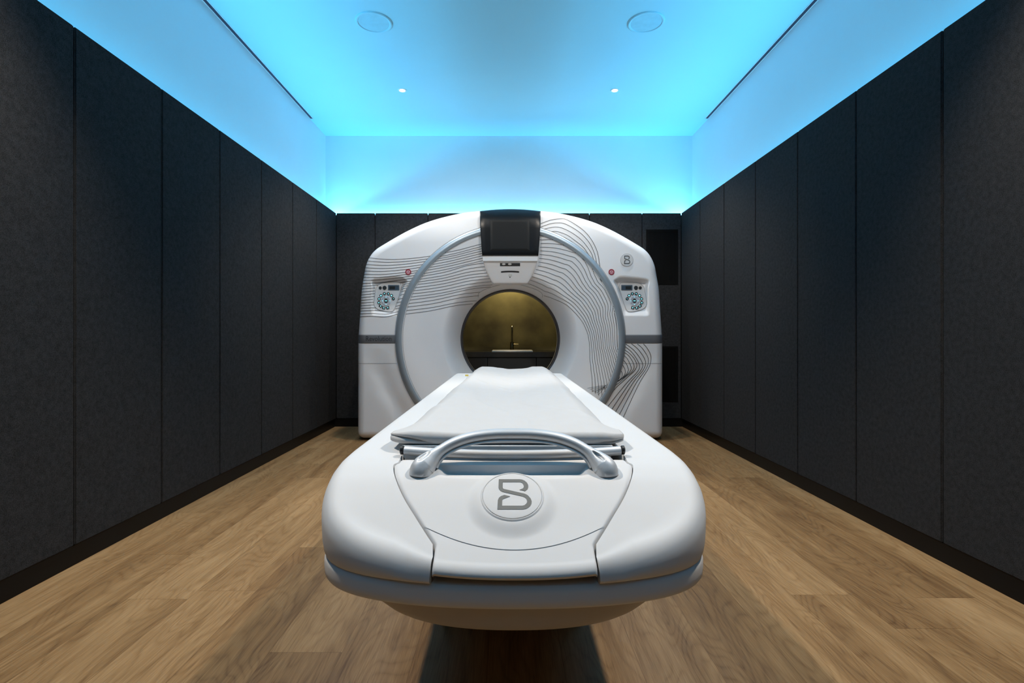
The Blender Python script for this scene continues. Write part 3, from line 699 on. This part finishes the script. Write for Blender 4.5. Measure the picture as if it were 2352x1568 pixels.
# --- emblem
EMB = [(1495, 655), (1365, 622), (1440, 590), (1465, 560), (1472, 525), (1462, 490), (1440, 455), (1405, 435), (1370, 428), (965, 428), (963, 560), (972, 588), (1000, 603), (1470, 715), (1520, 735), (1560, 762), (1615, 830), (1637, 900), (1628, 950), (1600, 1005), (1545, 1052), (1490, 1077), (1430, 1087), (850, 1087), (858, 870), (880, 815), (930, 775), (1005, 748), (1140, 782), (985, 843), (962, 862), (957, 885), (955, 1003), (1420, 1003), (1465, 992), (1505, 960), (1528, 925), (1533, 895), (1520, 845), (1490, 812), (1440, 785), (960, 672), (915, 645), (880, 605), (868, 565), (870, 355), (1370, 355), (1430, 363), (1490, 390), (1545, 440), (1573, 500), (1573, 550), (1552, 605)]
EMB = [((x - 1190) / 700, (740 - y) / 548) for x, y in EMB]
def emblem_faces(to3d, thick):
    n = len(EMB); tri = geometry.tessellate_polygon([[Vector((a, b, 0)) for a, b in EMB]])
    v = [to3d(a, b, thick) for a, b in EMB] + [to3d(a, b, 0) for a, b in EMB]
    f = [tuple(t) for t in tri] + [(i, (i + 1) % n, n + (i + 1) % n, n + i) for i in range(n)]
    return v, f
bad = drape(circ(1439.8, 597, 14.2, 40), .0042, .008, 'badge', M['white2'], gan, nr=5)
ribbons([circ(1439.8, 597, 14.3, 48) + circ(1439.8, 597, 14.3, 48)[:1]], .45, .0032, 'rim', M['ink2'], bad, step=1.5)
v, f = emblem_faces(lambda a, b, t: W(1439.5 + a * 12.5, 597 - b * 14.5, float(faceY(1439.5 + a * 12.5, 597 - b * 14.5)) - .0042 - t), .0012)
obj('emblem', v, f, M['emblem2'], bad, smooth=False)

# floor plinth of the gantry
x0, x1 = W(GX - 310, 0, YG)[0], W(GX + 310, 0, YG)[0]
MB().add(*box(x0, x1, 4.34, 4.72, 0.0005, .06)).build('floor_plinth', M['matblack'], gan, smooth=False)

# ------------------------------------------------------------------ patient table
TX = .0125; TA = .3815; TY0, TYT = 1.25, .866
HY = [.80, .866, .90, .95, 1.0, 1.05, 1.10, 1.15, 1.22, 1.4]
HH = [.428, .389, .370, .3425, .313, .286, .270, .2625, .2600, .2600]
_yy = np.linspace(.8, 1.4, 241); _hh = np.interp(_yy, HY, HH); _k = np.exp(-np.linspace(-2, 2, 17) ** 2); _k /= _k.sum()
_hs = np.convolve(np.pad(_hh, 8, mode='reflect', reflect_type='odd'), _k, 'valid')
def topZ(Y): return CAMZ - float(np.interp(Y, _yy, _hs))
def on_top(px, py):
    lo_, hi_ = .8, 1.4
    for _ in range(40):
        m = (lo_ + hi_) / 2
        if VY + F * (CAMZ - topZ(m)) / m > py: lo_ = m
        else: hi_ = m
    return ((px - VX) / F * m, m)
def outer_pt(ph, ins=0.0, a=TA, tip=TYT, y0=TY0, n=2.2, m=5.4):
    c, s = max(math.cos(ph), 0), max(math.sin(ph), 0)
    return np.array([a * c ** (2 / n), y0 - (y0 - tip) * s ** (2 / m)])
def nose(a=TA, tip=TYT, y0=TY0, n=2.2, m=5.4, k=240):
    """right hand half outline from (a,y0) to (0,tip), evenly spaced"""
    P = np.array([outer_pt(p, 0, a, tip, y0, n, m) for p in np.linspace(0, PI / 2, 3000)])
    s = np.r_[0, np.hypot(*np.diff(P, axis=0).T).cumsum()]; t = np.linspace(0, s[-1], k)
    return np.c_[np.interp(t, s, P[:, 0]), np.interp(t, s, P[:, 1])]
YE = 3.62                                                  # far end of the table rails
tab = empty('patient_table', (TX, 2.2, 0), 'white scanner table with silver bow handle and round emblem at its near end', 'examination table')
FRX = .1365                                                # half width of the end cover at the front
# groove half outline (distance from the axis, distance), from the photo, averaged left/right
gpx = [(905, 1068), (909, 1095), (929, 1140), (960, 1190), (984, 1227), (998.5, 1249)]
gp = [on_top(*p) for p in gpx]; GR = [(abs(p[0] - TX), p[1]) for p in gp] 
GR = [(.2425, 1.17)] + [(.2415, 1.12)] + GR
GRs = smooth_poly(GR, 10)
FRX = GR[-1][0]
GW = .0035
for sgn in (-1, 1):
    N0 = nose(); cut = np.argmax(N0[:, 0] < FRX + GW); N0 = N0[:cut + 1]; N0[-1, 0] = FRX + GW
    st_y = np.linspace(YE, TY0, 30)[:-1]
    O = np.vstack([np.c_[np.full(29, TA), st_y], N0])
    s = np.r_[0, np.hypot(*np.diff(N0, axis=0).T).cumsum()]; s /= s[-1]
    gi = np.vstack([[(.2425, TY0)], GRs]); gs = np.r_[0, np.hypot(*np.diff(gi, axis=0).T).cumsum()]; gs /= gs[-1]
    I = np.vstack([np.c_[np.full(29, .2425), st_y], np.c_[np.interp(s, gs, gi[:, 0]), np.interp(s, gs, gi[:, 1])]])
    I[:, 0] += np.interp(I[:, 1], [.93, 1.07], [GW, .0003])
    T = np.gradient(O, axis=0); T /= np.hypot(T[:, 0], T[:, 1])[:, None]; Nn = np.c_[T[:, 1], -T[:, 0]]
    Nn = np.where((Nn * np.array([1, 0])).sum(1)[:, None] < -1e-3, -Nn, Nn)
    # outward normal should point away from the axis/front
    chk = (Nn * (O - np.array([0, 1.6]))).sum(1); Nn[chk < 0] *= -1
    rows = []
    hcrease = .4140
    for i in range(len(O)):
        o, n_, q = O[i], Nn[i], I[i]; row = []
        wtop = np.hypot(*(o - q)); ins = min(.036, wtop * .45)
        pt = o - n_ * ins; ht = CAMZ - topZ(pt[1]); hv = min(.040, (hcrease - ht) * .82); hv = max(hv, .012)
        # inner wall, top surface, rounded shoulder, flank
        ziw = topZ(q[1])
        row.append((q[0], q[1], max(ziw - .06, CAMZ - .402))); row.append((q[0], q[1], ziw - .02)); row.append((q[0], q[1], ziw - .003)); row.append((*(q + (pt - q) * .012), ziw - .0004))
        for t in (.06, .2, .4, .6, .8, 1.0):
            p = q + (pt - q) * t; row.append((p[0], p[1], topZ(p[1])))
        for a in np.linspace(0, PI / 2, 9)[1:]:
            p = o - n_ * ins * (1 - math.sin(a)); row.append((p[0], p[1], CAMZ - ht - hv * (1 - math.cos(a))))
        z1_ = CAMZ - ht - hv; z2 = CAMZ - hcrease
        for t, d in ((.3, .0003), (.6, .0015), (.85, .004), (1.0, .0075)):
            p = o - n_ * d; row.append((p[0], p[1], z1_ + (min(z2, z1_ - .004) - z1_) * t))
        p = o - n_ * .03; row.append((p[0], p[1], row[-1][2]))
        rows.append([(TX + sgn * x, y, z) for x, y, z in row])
    v, f = grid(rows); m_ = len(rows[0])
    f.append(tuple(range(m_))); f.append(tuple(range(len(v) - m_, len(v))))
    obj('side_cover', v, f, M['white2'], tab, sharp=40)
# end cover between the grooves (two pieces with a fine joint)
def ghalf(Y): return float(np.interp(-Y, -GRs[:, 1], GRs[:, 0])) - .0015
def front_y(x):
    return TY0 - (TY0 - TYT) * max(0, 1 - (abs(x) / TA) ** 2.2) ** (1 / 5.4) - .002
SEAM = lambda x: .9045 + .027 * (x / .125) ** 2
def scoop(x, Y):
    """sunken finger recess behind/under the bow handle"""
    if abs(x) > .155: return 0.0
    yb = 1.1010; yf = 1.050 + .006 * (x / .15) ** 2
    if Y > yb or Y < yf: return 0.0
    t = (yb - Y) / (yb - yf)
    e = min(1, (.155 - abs(x)) / .02); e = e * e * (3 - 2 * e)
    return .019 * e * (min(1, t / .04)) * (1 - max(0, (t - .04) / .96)) ** 1.2
def covertop(x, Y):
    # shallow pad round the badge
    r = math.hypot(x - BX, (Y - BY) * 1.17); ped = .0055 * max(0, min(1, (.082 - r) / .022)); ped = ped
    k = max(0, min(1, (.090 - r) / .030)); ped = .010 * k * k * (3 - 2 * k)
    return topZ(Y) - scoop(x, Y) + ped
bpx = on_top(1176.5, 1150); BX, BY = bpx[0] - TX, bpx[1]
NXc = 121
def cover(ya, yb_, name, front):
    rows = []; nv = 240 if not front else 16
    for i in range(nv):
        t = i / (nv - 1); row = []
        for j in range(NXc):
            u_ = -1 + 2 * j / (NXc - 1); u_ = math.copysign(1 - (1 - abs(u_)) ** 1.15, u_)
            x_ = 0
            for _ in range(4):
                y0_, y1_ = ya(x_), yb_(x_); Y = (y0_ + (y1_ - y0_) * t) if front else (y0_ + (1.03 - y0_) * t / .7 if t < .7 else 1.03 + (y1_ - 1.03) * (t - .7) / .3); x_ = u_ * ghalf(Y)
            z = covertop(x_, Y); e = min(1, (1 - abs(u_)) / .03); z -= .003 * (1 - e) ** 2
            row.append((x_, Y, z))
        rows.append(row)
    if front:      # rounded lip, then underside
        base = rows[-1]
        for a in np.linspace(0, PI / 2, 8)[1:]:
            rows.append([(x, Y - .017 * math.sin(a), z - .013 * (1 - math.cos(a)) - .004 * math.sin(a)) for x, Y, z in base])
        last = rows[-1]; rows.append([(x, Y + .004, z - .005) for x, Y, z in last]); rows.append([(x, Y + .06, z - .004) for x, Y, z in last])
    else:
        rows.append([(x, Y, z - .012) for x, Y, z in rows[-1]])
    # skirts down into the groove
    full = []
    for r in rows:
        a, b = r[0], r[-1]; d = .045 if not front else .0
        full.append([(a[0] - 0, a[1], min(a[2] - .002, max(a[2] - .045, CAMZ - .405))) , (a[0], a[1], a[2] - .0015)] + r + [(b[0], b[1], b[2] - .0015), (b[0], b[1], min(b[2] - .002, max(b[2] - .045, CAMZ - .405)))])
    rear = [(x, y, z - .05) for x, y, z in full[0]]
    full = [rear] + full
    v, f = grid([[(TX + x, y, z) for x, y, z in r] for r in full])
    return obj(name, v, f, M['white2'], tab, sharp=45)
cover(lambda x: 1.128, lambda x: SEAM(x) + .0009, 'end_cover', False)
cover(lambda x: SEAM(x) - .0009, lambda x: front_y(x) + .017, 'front_lip', True)
# tray below the cover gaps so no gap looks into an empty shell
MB().add(*box(TX - .30, TX + .30, 1.02, YE - .02, .47, .512)).build('inner_frame', M['matblack'], tab, smooth=False)
# lower skirt
def closed_outline(a, tip, rear, n=2.2, m=5.4, k=120, y0=TY0):
    h = nose(a, tip, y0, n, m, k); st = np.linspace(rear, y0, 12)[:-1]
    R = np.vstack([np.c_[np.full(11, a), st], h]); Lh = R[::-1][1:] * np.array([-1, 1])
    return np.vstack([R, Lh])
def offset_in(P, d):
    T = np.roll(P, -1, 0) - np.roll(P, 1, 0); T /= np.maximum(np.hypot(T[:, 0], T[:, 1]), 1e-9)[:, None]
    Nn = np.c_[T[:, 1], -T[:, 0]]; c = P.mean(0)
    if ((P - c) * Nn).sum() < 0: Nn = -Nn
    return P - Nn * d
SK = closed_outline(TA, TYT, YE)
rows = []
for d, h in ((.10, .395), (.10, .4165), (.03, .4155), (.012, .4145), (.009, .4150), (.0065, .418), (.005, .426), (.005, .438), (.006, .449), (.009, .4535), (.016, .456), (.10, .456)):
    P = offset_in(SK, d); P[:, 1] = np.minimum(P[:, 1], YE); rows.append([(TX + x, y, CAMZ - h) for x, y in P])
v, f = grid(rows, cu=True); f.append(tuple(range(len(v) - len(SK), len(v))))
obj('lower_skirt', v, f, M['white2'], tab, sharp=40)
# under cover
rows = []; hu = [(.325, .895, .4565), (.322, .895, .464), (.306, .897, .478), (.290, .900, .492), (.276, .904, .502), (.266, .910, .508), (.25, .922, .5115), (.20, .96, .513)]
for a, tip, h in hu:
    P = closed_outline(a, tip, 3.4, 2.2, 5.0, 100, 1.28); rows.append([(TX + x, y, CAMZ - h) for x, y in P])
v, f = grid(rows, cu=True); n_ = len(rows[0]); f.append(tuple(range(n_))); f.append(tuple(range(len(v) - n_, len(v))))
obj('under_cover', v, f, M['under'], tab)
MB().add(*box(TX - .142, TX + .142, 1.555, 3.2, .0005, CAMZ - .5135, .01)).build('pedestal', M['matblack'], tab)
for px in (1037, 1312):
    x = W(px, 0, 1.545)[0]
    MB().add(*lathe((x, 1.575, .0005), [(.03, 0), (.033, .004), (.033, .02), (.012, .026), (.012, CAMZ - .514)], n=24)).build('foot_pad', M['rubber'], tab)
# badge on the end cover
slope = math.atan2(topZ(BY + .03) - topZ(BY - .03), .06); cs, sn = math.cos(slope), math.sin(slope)
bz = topZ(BY) + .0102
def on_badge(a, b, t): return (TX + BX + a, BY + b * cs - t * sn, bz + b * sn + t * cs)
BR = .0566
rows = [[on_badge(r * math.cos(k * PI / 36), r * math.sin(k * PI / 36), t) for k in range(72)] for r, t in ((.001, .002), (.03, .002), (BR - .003, .002), (BR - .0012, .0014), (BR - .0008, -.006))]
vb_, fb_ = grid(rows, cu=True); bd = obj('badge', vb_, fb_ + [tuple(range(72))], M['white2'], tab)
rows = [[on_badge(r * math.cos(k * PI / 36), r * math.sin(k * PI / 36), t) for k in range(72)] for r, t in ((BR - .0002, -.004), (BR + .0003, .0008), (BR + .0012, .0012), (BR + .003, .0004), (BR + .007, -.005))]
obj('badge_collar', *grid(rows, cu=True), M['white2'], tab)
obj('emblem', *emblem_faces(lambda a, b, t: on_badge(a * BR, b * BR, .0021 + t), .0006), M['emblem'], bd, smooth=False)
# bow handle
fxp, fyp = on_top(968, 1083); HXh = .1885
zf = topZ(fyp); zt = CAMZ - (995.5 - VY) / F * 1.112
prof = [(0.0, 1.0), (.035, .992), (.07, .945), (.10, .86), (.128, .72), (.15, .55), (.166, .38), (.178, .22), (.186, .09), (.189, .0), (.1895, -.06)]
pr = smooth_poly(prof, 14)
path = [(-x, h) for x, h in pr[::-1]] + [(x, h) for x, h in pr[1:]]
rows = []
NS = 72
for i, (x, h) in enumerate(path):
    x0, h0 = path[max(i - 1, 0)]; x1, h1 = path[min(i + 1, len(path) - 1)]
    yy = lambda q: fyp + (1.112 - fyp) * (1 - (1 - max(q, 0)) ** 1.5)
    p = Vector((x, yy(h), zf + (zt - zf) * h)); t = Vector((x1 - x0, yy(h1) - yy(h0), (zt - zf) * (h1 - h0))).normalized()
    nrm = t.cross(Vector((0, 1, 0))).normalized();  bi = t.cross(nrm).normalized()   # nrm across the bow in its plane, bi along the table
    fl = max(0, min(1, (.62 - h) / .62)); fl = fl * fl * (3 - 2 * fl)
    ra = .0108 + .0150 * fl; rb_ = .0150 + .0130 * fl
    tp_s = 1 - .12 * max(0, min(1, (.16 - h) / .22)); ra *= tp_s; rb_ *= tp_s
    row = []
    for k in range(NS):
        a = 2 * PI * k / NS; c, s = math.cos(a), math.sin(a)
        row.append(tuple(p + nrm * ra * math.copysign(abs(c) ** .85, c) + bi * rb_ * math.copysign(abs(s) ** .85, s)))
    rows.append([(TX + .001 + q[0], q[1], q[2]) for q in row])
v, f = grid(rows, cu=True); f.append(tuple(range(NS))); f.append(tuple(range(len(v) - NS, len(v))))
def dimple(v):
    """oval finger dimples sunk into the camera side of both feet"""
    x, y, z = v; px, py = VX + x / y * F, VY + (CAMZ - z) / y * F; dd = 0
    for sx in (-1, 1):
        cxp, cyp = (974.5, 1047) if sx < 0 else (1375, 1047); L_, ww = 19.0, 5.4
        dx, dy = px - cxp, (py - cyp); ux, uy = .78, -.62 * 1.0
        if sx > 0: ux = -ux
        a = (dx * ux + dy * uy) / L_; b = (-dx * uy + dy * ux) / ww; q = a * a + b * b
        if q < 1: dd = max(dd, .0095 * (1 - q))
    if dd == 0: return v
    d = Vector((x, y, z - CAMZ)).normalized(); return (x + d.x * dd, y + d.y * dd, z + d.z * dd)
cenY = lambda q: fyp + (1.112 - fyp) * (1 - (1 - max(q, 0)) ** 1.5)
nv_ = []
for i, (x, h) in enumerate(path):
    for k in range(NS):
        q = v[i * NS + k]; nv_.append(dimple(q) if q[1] < cenY(h) + .004 else q)
hd = obj('bow_handle', nv_, f, M['silver'], tab, sharp=60)
# slim lower strip inside the bow
rows = []
ins_ = [p for p in path if p[1] > .30]
for i, (x, h) in enumerate(ins_):
    x0_, h0 = ins_[max(i - 1, 0)]; x1_, h1 = ins_[min(i + 1, len(ins_) - 1)]
    t = Vector((x1_ - x0_, 0, (zt - zf) * (h1 - h0))).normalized(); nn_ = Vector((t.z, 0, -t.x))
    fl = max(0, min(1, (.62 - h) / .62)); fl = fl * fl * (3 - 2 * fl)
    p = Vector((TX + .001 + x, cenY(h), zf + (zt - zf) * h)) + nn_ * (.0128 + .0145 * fl)
    rows.append([tuple(p + nn_ * .0040 * math.cos(2 * PI * k / 16) + Vector((0, 1, 0)) * .0125 * math.sin(2 * PI * k / 16)) for k in range(16)])
v, f = grid(rows, cu=True); f.append(tuple(range(16))); f.append(tuple(range(len(v) - 16, len(v))))
obj('inner_strip', v, f, M['silver'], hd)
# tube across the end of the cradle
tz = CAMZ - (1034.5 - VY) / F * 1.15; x0, x1 = W(930, 0, 1.15)[0], W(1424, 0, 1.15)[0]
tp_ = []
for q in np.linspace(-1, 1, 41):
    Yq = 1.15 - .018 * (1 - q * q); yq = 1044 - 9.5 * q * q
    tp_.append(((x0 + x1) / 2 + (x1 - x0) / 2 * q, Yq, CAMZ - (yq - VY) / F * Yq))
MB().add(*tube(tp_, .0098, 24)).build('cross_tube', M['silver'], tab)
for xx, d in ((x0, -1), (x1, 1)):
    MB().add(*lathe((0, 1.151, tz + .001), sorted([(.006, xx), (.010, xx + d * .004), (.010, xx + d * .009), (.006, xx + d * .011)], key=lambda q: q[1]), 'x', 16)).build('tube_end_bracket', M['black'], tab)
# cradle (concave carbon pan) under the sheet
def sheet_cx(Y): return .000 + (.036 - .000) * min(1, max(0, (Y - 1.2) / 2.4))
def sheetZ(u_, Y):
    f_ = min(1, max(0, (Y - 1.2) / .8)); a = abs(u_)
    pk = .628; ctr = .6085 - .0 * f_
    if a < .78: return ctr + (pk - ctr) * (0.5 - 0.5 * math.cos(PI * a / .78))
    t = (a - .78) / .22; return pk - (pk - .5955) * t ** 1.6
rows = []
for Y in np.linspace(1.172, 3.70, 60):
    row = []
    cxs = sheet_cx(Y)
    us = np.linspace(-.875, .875, 31)
    for uu in us: row.append((cxs + uu * .268, Y, sheetZ(uu, Y) - .006 if Y > 1.32 else .6045))
    row += [(cxs + .875 * .268, Y, .590), (cxs + .8 * .268, Y, .55), (cxs - .8 * .268, Y, .55), (cxs - .875 * .268, Y, .590)]
    rows.append(row)
v, f = grid(rows, cu=True); n_ = len(rows[0]); f.append(tuple(range(n_))); f.append(tuple(range(len(v) - n_, len(v))))
obj('cradle', v, f, M['white2'], tab, sharp=40)
# small warning stickers on the far left corner of the table
for (pa, pb, pc, pd_), mt in (((1063, 1068, 860, 863.5), 'sticker'), ((1068.4, 1076, 860, 863.5), 'yellow')):
    Zt = topZ(2) + .0006; q = [(pa, pd_), (pb, pd_), (pb, pc), (pa, pc)]
    v = []
    for a, b in q:
        Y = (CAMZ - Zt) * F / (b - VY); v.append(((a - VX) / F * Y, min(Y, YE - .002), Zt))
    v += [(x, y, z - .0004) for x, y, z in v]
    obj('sticker', v, [(0, 1, 2, 3), (0, 1, 5, 4), (1, 2, 6, 5), (2, 3, 7, 6), (3, 0, 4, 7)], M[mt], tab, smooth=False)

# ------------------------------------------------------------------ folded white sheet
def wr(x, y): return noise.noise(Vector((x * 9, y * 2.2, 3.1))) * .0036 + noise.noise(Vector((x * 22 + y * 6, y * 7, 9.0))) * .0012 + .0030 * max(0, math.sin(x * 30 + y * 9 + 3 * noise.noise(Vector((x * 3, y * 3, 0))))) ** 4
NU = 150
def srow(Y, lift=0.0, wide=.268, damp=1.0, bulge=0.0):
    out = []
    for k in range(NU):
        uu = -1 + 2 * k / (NU - 1); cxs = sheet_cx(Y)
        ed = .004 * noise.noise(Vector((Y * 5, uu > 0, 1.7)))
        x = cxs + uu * (wide + ed)
        z = sheetZ(uu, Y) + lift + max(0, wr(x, Y) + .001) * damp
        if Y < 1.42:      # thicker turned-over end
            q = (1.42 - Y) / .22; q = min(1, q); q = q * q * (3 - 2 * q)
            z += .010 * q * (1 - max(0, abs(uu) - .80) / .2 * .6) + .006 * q * max(0, abs(uu) - .55)
            z = z * (1 - q * .7) + (.630 + lift + .002 * math.sin(uu * 6)) * q * .7; Y_ = Y + .034 * q * max(0, (abs(uu) - .84) / .16) ** 2
        else: Y_ = Y
        out.append((x, Y_, z))
    return out
rows = []
Ys = list(np.linspace(3.735, 1.25, 170)) + list(np.linspace(1.247, 1.19, 14))
for Y in Ys: rows.append(srow(Y))
end = rows[-1]; th = .0225
bend = []
for a in np.linspace(0, PI, 25)[1:]:
    rr = []
    for k, (x, y, z) in enumerate(end):
        uu = -1 + 2 * k / (NU - 1)
        zb = .6078 + .0009 * math.sin(uu * 5 + 1); R_ = max(.003, (z - zb) / 2)
        cre = 0
        if uu < -.62: cre = .011 * math.exp(-((a - (1.0 + (uu + .98) * 4.2)) / .30) ** 2) * min(1, (-.62 - uu) / .12)
        if uu > .72: cre = .009 * math.exp(-((a - (2.4 - (uu - .8) * 2.0)) / .40) ** 2) * min(1, (uu - .72) / .1) * min(1, (1.02 - uu) / .06)
        rr.append((x, y - R_ * .85 * math.sin(a) + cre, z - R_ * (1 - math.cos(a))))
    bend.append(rr)
rows += bend
lastr = rows[-1]
for t in (.02, .05, .09): rows.append([(x, y + t, z) for k, (x, y, z) in enumerate(lastr)])
v, f = grid(rows)
sh = obj('bed_sheet', v, f, M['cloth'], None, sharp=70)
tag(sh, 'white cotton sheet spread along the scanner table with its near end folded under', 'sheet')
so = sh.modifiers.new('thickness', 'SOLIDIFY'); so.thickness = .0016; so.offset = 1

# ------------------------------------------------------------------ lights
def area(name, loc, rot, sx, sy, power, col, spread=PI):
    l = bpy.data.lights.new(name, 'AREA'); l.shape = 'RECTANGLE'; l.size = sx; l.size_y = sy; l.energy = power; l.color = col; l.spread = spread
    o = bpy.data.objects.new(name, l); o.location = loc; o.rotation_euler = rot; COL.objects.link(o); return o
CY = (.15, .60, 1.0)
LY0, LY1 = -1.0, UB - .04; LL = LY1 - LY0; TILT = math.radians(52); SPR = math.radians(160)
CW, CB = 40, 19
area('cove_light_left', (UL + .030, (LY0 + LY1) / 2, COVE + .012), (PI, TILT, 0), .02, LL, CW, CY, SPR)
area('cove_light_right', (UR - .030, (LY0 + LY1) / 2, COVE + .012), (PI, -TILT, 0), .02, LL, CW, CY, SPR)
area('cove_light_back', ((UL + UR) / 2, UB - .026, COVE + .012), (PI - TILT, 0, 0), UR - UL - .1, .02, CB, CY, SPR)
def spot(name, loc, power, size, blend, rad, col, target=None):
    l = bpy.data.lights.new(name, 'SPOT'); l.energy = power; l.spot_size = math.radians(size); l.spot_blend = blend; l.shadow_soft_size = rad; l.color = col
    o = bpy.data.objects.new(name, l); o.location = loc; COL.objects.link(o)
    d = Vector(target) - Vector(loc) if target else Vector((0, 0, -1)); o.rotation_euler = d.to_track_quat('-Z', 'Y').to_euler(); return o
WM = (1.0, .87, .72)
for x, y in LIGHTS: spot('downlight_or_fill_beam', (x, y, ZC - .02), 72, 106, .6, .035, WM)
for sx in (-1, 1):
    spot('downlight_or_fill_beam', (.01 + sx * .82, 2.05, ZC - .02), 88, 88, .75, .05, WM, (.01 + sx * .40, 4.05, .85))  # unseen pair without fittings, added and aimed to brighten the gantry
    spot('downlight_or_fill_beam', (.01 + sx * 1.2, 1.4, ZC - .02), 185, 100, .6, .05, WM, (.01 + sx * .55, 1.15, .3))  # unseen pair without fittings, added to fill the table's near end and floor
spot('niche_light', (.014, 5.4, NZ - .02), 16, 150, .6, .04, (1, .82, .45), (.014, 5.62, .9))
spot('sink_fill', (.05, 5.36, NZ - .02), 16, 24, .5, .03, (1, .93, .78), (.05, 5.32, ZW))  # unseen narrow spot added to brighten the sink rim

# ------------------------------------------------------------------ camera, colour management
cam = bpy.data.cameras.new('camera'); co = bpy.data.objects.new('camera', cam); COL.objects.link(co)
co.location = (0, 0, CAMZ); co.rotation_euler = (PI / 2, 0, 0)
cam.sensor_width = 36; cam.lens = 36 * F / 2352; cam.shift_x = (1176 - VX) / 2352; cam.shift_y = -(784 - VY) / 2352; cam.clip_start = .02
S.camera = co
w = bpy.data.worlds.new('world'); w.use_nodes = True; w.node_tree.nodes['Background'].inputs[0].default_value = (0, 0, 0, 1); S.world = w
S.view_settings.view_transform = 'Standard'; S.view_settings.look = 'None'; S.view_settings.exposure = 0; S.view_settings.gamma = 1; S.view_settings.use_curve_mapping = False
